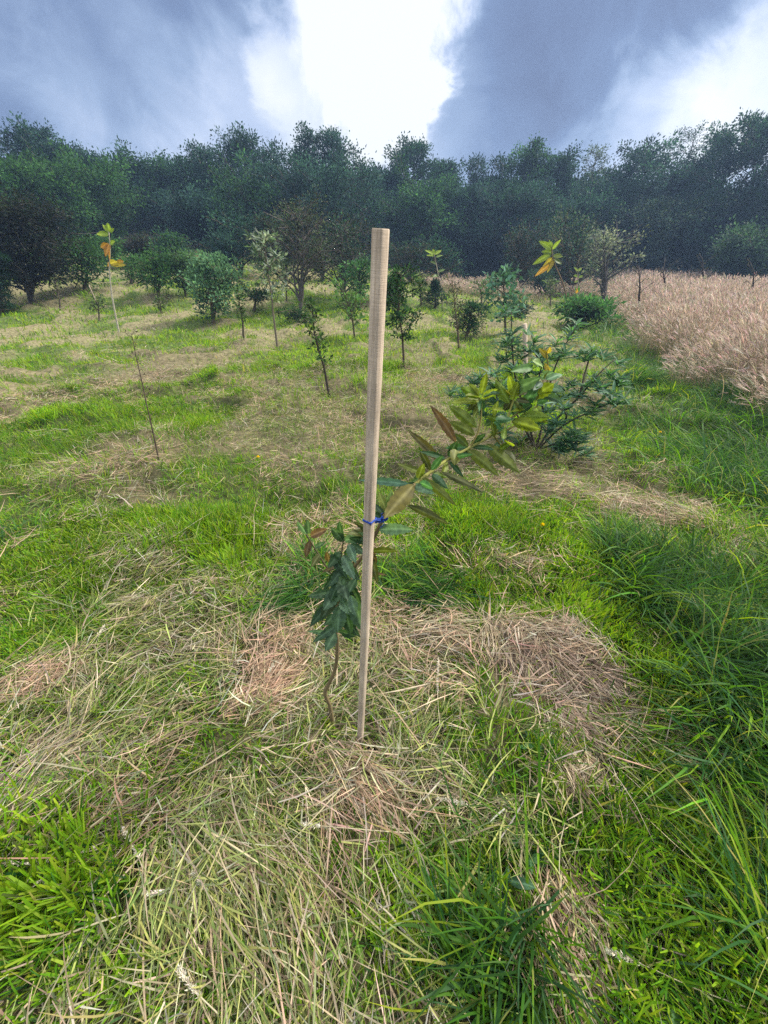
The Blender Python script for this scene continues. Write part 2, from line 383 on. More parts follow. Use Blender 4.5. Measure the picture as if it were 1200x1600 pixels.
def woodmat():
    m = bpy.data.materials.new('sawn_wood'); m.use_nodes = True; nt = m.node_tree; N = nt.nodes; L = nt.links
    p = N['Principled BSDF']; p.inputs['Roughness'].default_value = .8; p.inputs['Specular IOR Level'].default_value = .2
    tc = N.new('ShaderNodeTexCoord')
    def nz(scale, det, mapsc):
        mp = N.new('ShaderNodeMapping'); mp.inputs['Scale'].default_value = mapsc; L.new(tc.outputs['Object'], mp.inputs[0])
        n = N.new('ShaderNodeTexNoise'); n.inputs['Scale'].default_value = scale; n.inputs['Detail'].default_value = det
        n.inputs['Roughness'].default_value = .65; L.new(mp.outputs[0], n.inputs['Vector']); return n
    g = nz(1, 6, (260, 260, 9)); s_ = nz(1, 3, (30, 30, 620)); b = nz(1, 3, (14, 14, 5)); fine = nz(1, 2, (900, 900, 120))
    r = N.new('ShaderNodeValToRGB'); L.new(g.outputs['Fac'], r.inputs[0])
    e = r.color_ramp.elements; e[0].position = .3; e[0].color = (.37, .285, .205, 1); e[1].position = .7; e[1].color = (.66, .54, .42, 1)
    def mul(src, fac, lo, hi):
        mr = N.new('ShaderNodeMapRange'); L.new(fac, mr.inputs[0]); mr.inputs[1].default_value = .3; mr.inputs[2].default_value = .7
        mr.inputs[3].default_value = lo; mr.inputs[4].default_value = hi
        v = N.new('ShaderNodeVectorMath'); v.operation = 'SCALE'; L.new(src, v.inputs[0]); L.new(mr.outputs[0], v.inputs['Scale']); return v.outputs[0]
    c = mul(r.outputs[0], s_.outputs['Fac'], .92, 1.06); c = mul(c, b.outputs['Fac'], .62, 1.25); c = mul(c, fine.outputs['Fac'], .85, 1.12)
    # colour gets darker towards the foot
    sp = N.new('ShaderNodeSeparateXYZ'); L.new(tc.outputs['Object'], sp.inputs[0])
    mr = N.new('ShaderNodeMapRange'); L.new(sp.outputs[2], mr.inputs[0]); mr.inputs[1].default_value = .03; mr.inputs[2].default_value = .10
    mr.inputs[3].default_value = .25; mr.inputs[4].default_value = 1
    v = N.new('ShaderNodeVectorMath'); v.operation = 'SCALE'; L.new(c, v.inputs[0]); L.new(mr.outputs[0], v.inputs['Scale'])
    L.new(v.outputs[0], p.inputs['Base Color'])
    bp = N.new('ShaderNodeBump'); bp.inputs['Strength'].default_value = .5; bp.inputs['Distance'].default_value = .0012
    L.new(s_.outputs['Fac'], bp.inputs['Height']); 
    bp2 = N.new('ShaderNodeBump'); bp2.inputs['Strength'].default_value = .4; bp2.inputs['Distance'].default_value = .001
    L.new(g.outputs['Fac'], bp2.inputs['Height']); L.new(bp.outputs[0], bp2.inputs['Normal']); L.new(bp2.outputs[0], p.inputs['Normal'])
    return m
M_SOIL = soilmat(); M_WOOD = woodmat()

# ------------------------------------------------------------------ ground sheet
def make_ground():
    gx = np.sinh(np.linspace(-6.2, 6.2, 420)) / np.sinh(6.2) * 150
    gy = np.concatenate([-np.sinh(np.linspace(3.5, 0, 40, endpoint=False)) / np.sinh(3.5) * 60 - .0, np.sinh(np.linspace(0, 6.2, 420)) / np.sinh(6.2) * 150])
    gx = np.sort(np.unique(np.concatenate([gx, np.arange(-3, 3.01, .05)])))
    gy = np.sort(np.unique(np.concatenate([gy, np.arange(-.6, 4.01, .05)])))
    X, Y = np.meshgrid(gx, gy)
    Z = terrain(X, Y); f = fields(X, Y); s = f['straw'][..., None]; b = f['bare'][..., None]
    inside = sstep(-.2, .5, field_edge(X, Y))[..., None]
    C = np.array([.055, .10, .02]) * (1 - s) + np.array([.21, .18, .105]) * s
    C = C * (1 - inside) + np.array([.17, .13, .075]) * inside
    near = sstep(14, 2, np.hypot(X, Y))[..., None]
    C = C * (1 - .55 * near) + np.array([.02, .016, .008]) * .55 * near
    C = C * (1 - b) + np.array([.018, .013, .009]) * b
    ny, nx = X.shape
    i = np.arange(ny - 1)[:, None] * nx; j = np.arange(nx - 1)[None]
    Q = np.stack([i + j, i + j + 1, i + nx + j + 1, i + nx + j], -1).reshape(-1, 4)
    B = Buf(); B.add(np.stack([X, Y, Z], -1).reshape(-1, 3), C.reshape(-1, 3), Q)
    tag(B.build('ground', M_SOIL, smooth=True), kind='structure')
make_ground()

# ------------------------------------------------------------------ grass
def palette(n, cols, jit=.16, rg=None):
    rg = rg or rng
    cols = np.array(cols, float); c = cols[rg.integers(0, len(cols), n)]
    return c * (1 + jit * rg.normal(size=(n, 1))).clip(.5, 1.6) * (1 + .06 * rg.normal(size=(n, 3)))
GREEN = [(.10, .25, .012), (.07, .20, .012), (.15, .28, .018), (.05, .16, .014), (.19, .28, .022)]
LIME = [(.19, .36, .015), (.15, .32, .015), (.22, .36, .025)]
DARK = [(.032, .105, .018), (.05, .15, .02), (.022, .08, .024), (.06, .16, .018), (.045, .11, .045)]
TAN = [(.40, .32, .205), (.31, .25, .16), (.52, .44, .30), (.24, .18, .11), (.34, .29, .20), (.14, .105, .065), (.44, .38, .27), (.17, .13, .085)]
PINK = [(.46, .32, .215), (.38, .26, .18), (.52, .38, .265), (.28, .19, .125)]
OLIVE = [(.17, .22, .05), (.22, .26, .07), (.12, .17, .04), (.28, .30, .10), (.16, .20, .09), (.34, .36, .11), (.09, .13, .035)]
GREY = [(.33, .31, .24), (.26, .24, .19), (.40, .37, .30)]
BHAY = [(.25, .19, .14), (.17, .125, .09), (.33, .26, .195), (.42, .35, .27), (.12, .085, .06), (.29, .23, .175)]
def lerp(a, b, t): return a * (1 - t[:, None]) + b * t[:, None]
def pick(mask, a, b): return np.where(mask[:, None], a, b)
def sample_zone(zone, n):
    if zone == 0:
        x = rng.uniform(-2.3, 2.3, n); y = rng.uniform(-.45, 2.3, n)
        return x, y
    r0, r1 = (2.1, 7.5) if zone == 1 else (7.0, 50.0)
    u = rng.random(n)
    r = np.sqrt(r0 ** 2 + u * (r1 ** 2 - r0 ** 2)) if zone == 1 else r0 * (r1 / r0) ** u
    a = rng.uniform(-R(54), R(54), n)
    return r * np.sin(a), r * np.cos(a)
LIE = lambda x, y: 2 * math.pi * vnoise(x, y, .38, 91, 2) * 2.2       # local lie of the cut grass
def hay_zone(B, zone, n, nseg):
    x, y = sample_zone(zone, n); f = fields(x, y)
    keep = rng.random(n) < (np.clip(f['straw'] * 1.05 + .08, 0, 1) * (.25 + 1.5 * sstep(.3, .7, vnoise(x, y, .11 if zone == 0 else .3, 43, 2))) * (1 - .85 * f['bare']) * (1 - .8 * f['long'])) * (field_edge(x, y) < .1)
    x, y = x[keep], y[keep]; f = {k: v[keep] for k, v in f.items()}; n = len(x)
    r = np.hypot(x, y); sc = np.clip(r / 5, 1, 5) if zone else np.ones(n)
    z = terrain(x, y)
    L = rng.gamma(3.4, .027, n).clip(.025, .30) * (1 + .12 * (sc - 1)); w = rng.gamma(3, .0010, n).clip(.0011, .005) * sc
    phi = LIE(x, y) + rng.normal(0, .75, n)
    lift = rng.random(n) ** 1.6 * (.05 + .035 * f['straw']) * (1 if zone == 0 else 1.2)
    t0 = R(90) + rng.normal(-4, 9, n) * math.pi / 180; k = rng.normal(0, .28, n)
    loose = rng.random(n) < .10; t0[loose] -= rng.uniform(.1, .7, loose.sum()); k[loose] += rng.uniform(0, .9, loose.sum())
    pk = rng.random(n) < f['pink'] * .8
    ol = rng.random(n) < (.42 + .22 * sstep(1.3, .7, y) * (x < .75) - .35 * f['straw'] ** 2 + .5 * vnoise(x, y, .45, 101, 2) * (1 - f['pink']) - .05)
    c = pick(rng.random(n) < f['brown'], palette(n, BHAY), palette(n, TAN)); c = pick(rng.random(n) < .18, palette(n, GREY), c); c = pick(pk, palette(n, PINK), c); c = pick(ol & ~pk & (rng.random(n) > f['brown']), palette(n, OLIVE), c)
    deep = 1 - .25 * (lift < .012); c = c * deep[:, None] if False else c
    base = np.stack([x, y, z + lift + .003], -1)
    ribbons(B, base, phi, L, w, t0, k, c, nseg, roll=rng.normal(0, .6, n), kp=rng.normal(0, .3, n), zmin=z + .002)
def green_zone(B, Bd, zone, n, nseg):
    x, y = sample_zone(zone, n)
    # blades grow in tufts
    if zone < 2:
        g = .07 if zone == 0 else .12
        cxi = np.round(x / g + rng.normal(0, .12, n)); cyi = np.round(y / g + rng.normal(0, .12, n))
        jx = _h(cxi, cyi, 5) - .5; jy = _h(cxi, cyi, 9) - .5
        tx = (cxi + jx) * g; ty = (cyi + jy) * g; q = rng.random(n) < .6
        x = np.where(q, tx + rng.normal(0, g * .22, n), x); y = np.where(q, ty + rng.normal(0, g * .22, n), y)
    f = fields(x, y)
    keep = rng.random(n) < (np.clip(1.08 - f['straw'], .05, 1) ** .9 * (1 - .9 * f['bare'])) * (field_edge(x, y) < .3)
    x, y = x[keep], y[keep]; f = {k: v[keep] for k, v in f.items()}; n = len(x)
    r = np.hypot(x, y); sc = np.clip(r / 4.5, 1, 6) if zone else np.ones(n); z = terrain(x, y)
    hum = vnoise(x, y, .3, 111, 2) * .5 + .75 * sstep(.35, .75, vnoise(x, y, .9, 113, 3))
    L = (rng.uniform(.04, .095, n) * (.4 + 1.1 * hum)) * (1 + .16 * (sc - 1))
    lm = f['lime']; L = L * (1 + .15 * lm)
    w = rng.uniform(.0022, .0052, n) * (1 + .75 * lm) * sc
    ln = rng.random(n) < f['long'] * .85
    L = np.where(ln, rng.uniform(.09, .34, n) * (.55 + .9 * hum) * (1 + .3 * sstep(4, 10, r)), L); w = np.where(ln, rng.gamma(5, .0011, n).clip(.002, .012) * sc ** .8, w)
    t0 = np.abs(rng.normal(.32, .26, n)); k = rng.uniform(.1, .9, n)
    t0 = np.where(ln, np.abs(rng.normal(.45, .3, n)), t0); k = np.where(ln, rng.uniform(.6, 1.9, n), k)
    phi = rng.uniform(0, 2 * math.pi, n); phl = LIE(x * .6, y * .6) + rng.normal(0, .9, n); phi = np.where(ln | (rng.random(n) < .4), phl, phi)
    c = palette(n, GREEN); c = lerp(c, palette(n, LIME), np.clip(lm + .25 * rng.normal(size=n), 0, 1))
    dk = palette(n, DARK); c = pick(rng.random(n) < np.clip(f['long'] * 1.1 + .12, 0, .95), dk, c)
    yl = rng.random(n) < .07; c = pick(yl, palette(n, OLIVE), c)
    c = c * (.6 + .8 * vnoise(x, y, .45, 121, 3))[:, None]
    tip = c * np.array([1.25, 1.12, 1.0])
    base = np.stack([x, y, z - .004], -1)
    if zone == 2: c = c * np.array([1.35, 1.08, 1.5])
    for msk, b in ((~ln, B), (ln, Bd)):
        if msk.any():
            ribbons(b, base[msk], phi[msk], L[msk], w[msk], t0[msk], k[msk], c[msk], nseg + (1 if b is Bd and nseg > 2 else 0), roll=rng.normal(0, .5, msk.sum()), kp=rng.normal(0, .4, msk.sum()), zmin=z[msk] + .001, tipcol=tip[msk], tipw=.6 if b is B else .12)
BH, BG, BD = Buf(), Buf(), Buf()
NG = (210000, 210000, 240000); NH = (135000, 105000, 90000)
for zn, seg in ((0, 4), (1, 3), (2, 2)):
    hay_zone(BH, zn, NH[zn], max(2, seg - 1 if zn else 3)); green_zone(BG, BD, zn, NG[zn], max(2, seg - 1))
# wisps: combed bundles of cut grass that all lie one way, longer and paler
def wisp(px, py, phi_deg, n, L, spread, cols, w=(.002, .005), lift=.05, arch=.5):
    c = ground(px, py); ph = R(phi_deg)
    n = int(n * (.95 if cols is BHAY else .55)); x = c[0] + rng.normal(0, spread, n) ; y = c[1] + rng.normal(0, spread * .8, n)
    kb = fields(x, y)['bare'] < .3 * rng.random(n) + .15; x, y = x[kb], y[kb]; n = len(x)
    z = terrain(x, y); Ls = rng.uniform(.3, .95, n) * L
    p = ph + rng.normal(0, .38, n)
    x = x - np.cos(ph) * L * .5; y = y - np.sin(ph) * L * .5
    ribbons(BH, np.stack([x, y, z + rng.random(n) * lift], -1), p, Ls, rng.uniform(*w, n), R(90) - rng.uniform(.0, arch, n), rng.uniform(0, 2 * arch, n),
            palette(n, cols), 6, roll=rng.normal(0, .5, n), kp=rng.normal(0, .25, n), zmin=terrain(x, y) + .004)
for a in [(850, 1040, -80, 1500, .20, .07, BHAY), (940, 1075, -45, 900, .17, .07, BHAY), (780, 1020, -100, 700, .20, .06, TAN), (900, 1150, -85, 700, .13, .05, BHAY), (910, 1210, -80, 400, .13, .05, TAN), (720, 1000, -20, 400, .2, .05, TAN), (860, 1000, -10, 500, .22, .07, TAN),
          (440, 1060, 60, 900, .16, .05, PINK), (420, 1090, 20, 500, .16, .05, PINK), (570, 1240, -35, 700, .22, .06, PINK + TAN),
          (380, 1400, -50, 420, .38, .10, OLIVE + TAN), (450, 1480, -55, 420, .36, .12, OLIVE + TAN), (330, 1480, -60, 250, .34, .1, OLIVE),
          (280, 1120, 35, 420, .3, .08, OLIVE + TAN), (120, 1160, 50, 500, .3, .12, TAN + GREY), (60, 1240, 65, 500, .3, .12, TAN + GREY),
          (200, 1280, 20, 500, .3, .12, TAN + PINK), (640, 1130, 80, 350, .2, .04, OLIVE + LIME), (1060, 1180, -40, 500, .4, .08, OLIVE + TAN),
          (1100, 1280, -70, 350, .4, .1, OLIVE), (900, 1230, -80, 500, .16, .05, TAN), (900, 1450, -80, 700, .14, .05, TAN + PINK), (900, 1560, -85, 500, .14, .05, TAN),
          (250, 1000, 10, 350, .25, .12, OLIVE + TAN), (60, 1060, 30, 500, .22, .08, PINK + TAN), (700, 1020, -15, 600, .2, .1, TAN + GREY),
          (230, 860, 70, 350, .3, .12, GREY + TAN), (700, 1250, -30, 200, .25, .06, OLIVE + TAN), (500, 1080, 40, 300, .25, .06, TAN + OLIVE),
          (200, 730, 10, 500, .3, .25, PINK + TAN), (250, 590, 0, 500, .45, .5, TAN), (830, 760, -10, 500, .3, .3, PINK + TAN), (980, 810, -25, 400, .3, .2, PINK + TAN)]:
    wisp(*a)
for a in [(480, 930, -120, 260, .24, .05), (455, 950, -115, 160, .24, .04), (650, 930, -20, 260, .22, .08)]:
    px, py, ph, n, L_, sp = a; c = ground(px, py)
    x = c[0] + rng.normal(0, sp, n); y = c[1] + rng.normal(0, sp, n)
    ribbons(BD, np.stack([x, y, terrain(x, y) + .03 * rng.random(n)], -1), R(ph) + rng.normal(0, .3, n), rng.uniform(.6, 1.1, n) * L_, rng.uniform(.003, .006, n), rng.uniform(.5, 1.2, n), rng.uniform(.4, 1.2, n),
            palette(n, DARK), 5, roll=rng.normal(0, .4, n), zmin=terrain(x, y) + .003)
# tall arching blades on the right
n = 4200; x = rng.uniform(.9, 3.8, n); y = rng.uniform(.2, 4.2, n); ff = fields(x, y)['long']; kk = rng.random(n) < ff ** 1.5; x, y = x[kk], y[kk]; n = len(x)
ribbons(BD, np.stack([x, y, terrain(x, y)], -1), R(200) + rng.normal(0, .9, n), rng.uniform(.22, .5, n), rng.uniform(.004, .011, n), rng.uniform(.1, .6, n), rng.uniform(.8, 2.0, n),
        palette(n, DARK + GREEN[:2]), 7, roll=rng.normal(0, .4, n), kp=rng.normal(0, .4, n))
tag(BH.build('cut_hay', M_HAY), 'loose cut grass dried to tan straw lying over the meadow', 'hay', kind='stuff')
tag(BG.build('short_grass', M_GRASS), 'short mown bright green grass growing through the straw', 'grass', kind='stuff')
tag(BD.build('long_grass', M_GRASS), 'long dark green grass arching at the right side of the meadow', 'long grass', kind='stuff')

# unmown field of tall pinkish seed grass
def tall_field():
    B = Buf()
    n = 130000
    r = 3.5 * (42 / 3.5) ** (rng.random(n) ** .85); a = rng.uniform(R(8), R(56), n)
    x = r * np.sin(a); y = r * np.cos(a); e = field_edge(x, y)
    k = (e > .0) & (y < 36) & (rng.random(n) < .35 + .65 * sstep(0, 1.0, e)); x, y, r, e = x[k], y[k], r[k], e[k]
    # the strip of dry grass that also stands in the middle distance
    m = 9000; xs = rng.uniform(2.3, 13, m); ys = rng.uniform(20, 27, m); kk = vnoise(xs, ys, 2.2, 7, 2) > .42; xs, ys = xs[kk], ys[kk]
    x = np.concatenate([x, xs]); y = np.concatenate([y, ys]); e = np.concatenate([e, np.full(len(xs), .3)]); r = np.hypot(x, y)
    n = len(x); z = terrain(x, y); sc = np.clip(r / 6, 1, 4.5)
    H = rng.uniform(.6, .98, n) * (.6 + .4 * sstep(0, 1.2, e)) * (.72 + .5 * vnoise(x, y, 1.1, 37, 2)); phi = R(185) + rng.normal(0, 1.1, n)
    t0 = np.abs(rng.normal(.12, .12, n)); kq = rng.uniform(.1, .7, n) + .5 * (1 - sstep(0, .8, e))
    st = palette(n, [(.38, .30, .21), (.30, .25, .17), (.46, .38, .28)])
    base = np.stack([x, y, z], -1)
    ribbons(B, base, phi, H, .0022 * sc, t0, kq, st, 3)
    # heads at the stem ends
    s = np.linspace(0, 1, 4); aa = t0[:, None] + kq[:, None] * s; d = np.stack([np.sin(aa) * np.cos(phi)[:, None], np.sin(aa) * np.sin(phi)[:, None], np.cos(aa)], -1)
    P = base + ((H / 3)[:, None, None] * (d[:, :-1] + d[:, 1:]) / 2).sum(1)
    hc = palette(n, [(.58, .45, .385), (.50, .38, .32), (.64, .52, .45), (.42, .32, .26), (.54, .44, .35), (.38, .35, .23)], .2)
    hl = rng.uniform(.07, .17, n)
    for rl in (0, 1.57):
        ribbons(B, P, phi, hl, rng.uniform(.005, .011, n) * sc ** .9, t0 + kq, rng.uniform(0, .8, n), hc, 2, roll=np.full(n, rl) + rng.normal(0, .4, n))
    # spikelets round each near head
    nr = r < 9
    Pn = np.repeat(P[nr], 6, 0); dn = np.repeat(d[nr][:, -1], 6, 0); ll = np.repeat(hl[nr], 6)
    Pn = Pn + dn * (rng.random(len(Pn)) * ll)[:, None]; dd = dn + rng.normal(size=Pn.shape) * .45
    rleaves(B, Pn, dd, .022, .005, np.repeat(hc[nr], 6, 0), .3)
    # green leaves below
    g = rng.random(n) < .7
    ribbons(B, base[g], phi[g] + rng.normal(0, 1, g.sum()), rng.uniform(.25, .5, g.sum()), .005 * sc[g], rng.uniform(.1, .5, g.sum()), rng.uniform(.3, 1.4, g.sum()),
            palette(int(g.sum()), [(.22, .20, .09), (.12, .16, .05), (.30, .25, .13), (.08, .13, .05)]), 3)
    tag(B.build('tall_seed_grass', leafmat('seed_heads', .35, .7, .15, (1, 1, .95))), 'field of tall unmown pinkish tan seed grass at the right', 'tall grass', kind='stuff')
    # paler tussock drooping over the mown edge
    return
tall_field()

# ------------------------------------------------------------------ wooden stake and twine
def box_stake(base, top, s, ang, name, label, group=None, point=True):
    base = np.asarray(base, float); top = np.asarray(top, float); ax = top - base; Ln = np.linalg.norm(ax); ax /= Ln
    a = np.array([math.cos(ang), math.sin(ang), 0.0]); a -= ax * a.dot(ax); a /= np.linalg.norm(a); b = np.cross(ax, a)
    B = Buf(); c = s * .035; h = s / 2
    ring = [(-h + c, -h), (h - c, -h), (h, -h + c), (h, h - c), (h - c, h), (-h + c, h), (-h, h - c), (-h, -h + c)]
    zs = [-.10, 0.0, .05, Ln * .25, Ln * .5, Ln * .75, Ln - .0015, Ln]; ks = [.3, 1, 1, 1, 1, 1, 1, .93]
    V = []; sg = np.random.default_rng(3)
    for i, (zz, k) in enumerate(zip(zs, ks)):
        wob = (a * math.sin(zz * 3.1) + b * math.cos(zz * 2.3)) * .0012
        for u, v in ring: V.append((a * u + b * v) * k + wob + np.array([0, 0, 0]) + ax * zz)
    V = np.array(V)
    # keep the long axis along local Z so the grain follows it
    M = np.stack([a, b, ax], 1); Vl = V @ M
    Q = []; T = []
    for i in range(len(zs) - 1):
        for j in range(8): Q.append([i * 8 + j, i * 8 + (j + 1) % 8, i * 8 + 8 + (j + 1) % 8, i * 8 + 8 + j])
    t = (len(zs) - 1) * 8; T = [[t, t + j, t + j + 1] for j in range(1, 7)]
    B.add(Vl, np.array([.3, .2, .1]), Q, T)
    o = B.build(name, M_WOOD)
    from mathutils import Matrix
    mt = Matrix([[a[0], b[0], ax[0], base[0]], [a[1], b[1], ax[1], base[1]], [a[2], b[2], ax[2], base[2]], [0, 0, 0, 1]])
    o.matrix_world = mt
    return tag(o, label, 'stake', group), ax, a, b
SB = ground(562, 1166); ST = at(597, 357, .60)
_, AX, AA, AB = box_stake(SB, ST, .0168, R(-35), 'wooden_stake', 'tall pale square sawn timber stake driven into the ground beside the tied sapling')
def cord(buf, P, r, col):
    tube(buf, P, r, col, 6)
def twine():
    # point on the stake at photo height 812
    best = min(np.linspace(0, 1, 800), key=lambda t: abs(((lambda p: 800 - F * ((p[1] * math.sin(TH) + (p[2] - CAMH) * math.cos(TH)) / (p[1] * math.cos(TH) - (p[2] - CAMH) * math.sin(TH))))(SB + (ST - SB) * t)) - 812))
    c = SB + (ST - SB) * best; B = Buf(); blue = (.015, .05, .30)
    stem = at(600, 808, .735)
    h = .0168 / 2 + .0013
    pts = []
    for u, v in [(-h, -h), (0, -h - .0004), (h, -h), (h + .0003, 0), (h, h), (0, h), (-h, h), (-h, 0), (-h, -h)]: pts.append(c + AA * u + AB * v + AX * .001 * math.sin(u * 900))
    cord(B, spline(pts, 40), .0011, blue)
    pts2 = [p + AX * .0026 + np.array([0, 0, 0]) for p in pts]; cord(B, spline(pts2, 40), .0011, (.02, .07, .36))
    # figure of eight out to the stem and the knot
    right = c + AA * h + AB * h
    for dz in (0, .003, -.0025):
        lp = [c + AA * h - AB * h + AX * dz]
        for k in range(9):
            an = k / 8 * 2 * math.pi - 2.2
            lp.append(stem + np.array([math.cos(an) * .0085, math.sin(an) * .0085, dz + .003 * math.sin(an)]))
        lp.append(c + AA * h + AB * h + AX * dz); cord(B, spline(lp, 60), .0011, blue)
    kn = stem + np.array([-.004, -.010, .002])
    for k in range(5):
        q = [kn + rng.normal(0, .004, 3) for _ in range(6)]; cord(B, spline(q, 24), .0012, (.02, .08, .42))
    cord(B, spline([kn, kn + np.array([.008, -.004, .008]), kn + np.array([.014, -.004, .002])], 12), .0011, blue)
    cord(B, spline([kn, kn + np.array([.004, -.006, -.010]), kn + np.array([-.004, -.004, -.022])], 12), .0011, blue)
    m = leafmat('blue_twine', 0, .6, .3)
    tag(B.build('twine', m, smooth=True), 'blue twine looped round the tall stake and knotted to the sapling stem', 'twine')
twine()

# ------------------------------------------------------------------ broad leaves with midrib, serrated edge
def broad_leaf(buf, base, tip, width, col, sag=.12, fold=.3, roll=0.0, serr=.09, veins=True, nl=14, facing=None, ribcol=None, under=None):
    base = np.asarray(base, float); tip = np.asarray(tip, float); d = tip - base; Ln = np.linalg.norm(d); d = d / Ln
    # 'facing' is the direction the upper surface looks towards
    f = np.array([0, -.25, 1.0]) if facing is None else np.asarray(facing, float)
    side = np.cross(d, f); ns = np.linalg.norm(side); side = side / ns if ns > 1e-3 else np.array([1.0, 0, 0])
    nn = np.cross(side, d)
    side, nn = side * math.cos(roll) + nn * math.sin(roll), nn * math.cos(roll) - side * math.sin(roll)
    s = np.linspace(0, 1, nl); hw = width / 2 * np.maximum(.05, (np.sin(math.pi * s ** .82) ** .75)) * (1 - .12 * s)
    hw[0] = width * .03; hw[-1] = width * .02
    cols = 7; off = np.array([-1, -.66, -.33, 0, .33, .66, 1])
    wav = buf_rng.normal(0, 1, 2)
    V = []; C = []
    col = np.asarray(col, float); rc = col * 1.9 + .04 if ribcol is None else np.asarray(ribcol)
    for i, t in enumerate(s):
        c = base + d * Ln * t + np.array([0, 0, -1.0]) * sag * Ln * t * t
        for o in off:
            e = 1 + (serr * ((i % 2) * 2 - 1) if abs(o) == 1 else 0)
            ripple = .03 * width * math.sin(9 * t + o * 3 + wav[0]) * abs(o) * 1.5 + (.06 * width * (1 if i % 2 else -1) * .4 * abs(o))
            V.append(c + side * o * hw[i] * e + nn * (abs(o) * hw[i] * fold + ripple))
            k = 1.0 + (.14 if (veins and i % 2) else -.05) * (1 if abs(o) > .1 else 0)
            C.append(rc * .9 if abs(o) < .1 else col * k)
    Q = [[i * cols + j, i * cols + j + 1, i * cols + cols + j + 1, i * cols + cols + j] for i in range(nl - 1) for j in range(cols - 1)]
    buf.add(np.array(V), np.array(C), Q)
buf_rng = np.random.default_rng(21)
BLUEG = (.065, .12, .07); BLUEL = (.11, .19, .12); OLV = (.10, .125, .02); OLVD = (.06, .07, .018); BRN = (.11, .07, .03); YEL = (.20, .25, .02); YGR = (.12, .18, .02); DKG = (.03, .07, .03)

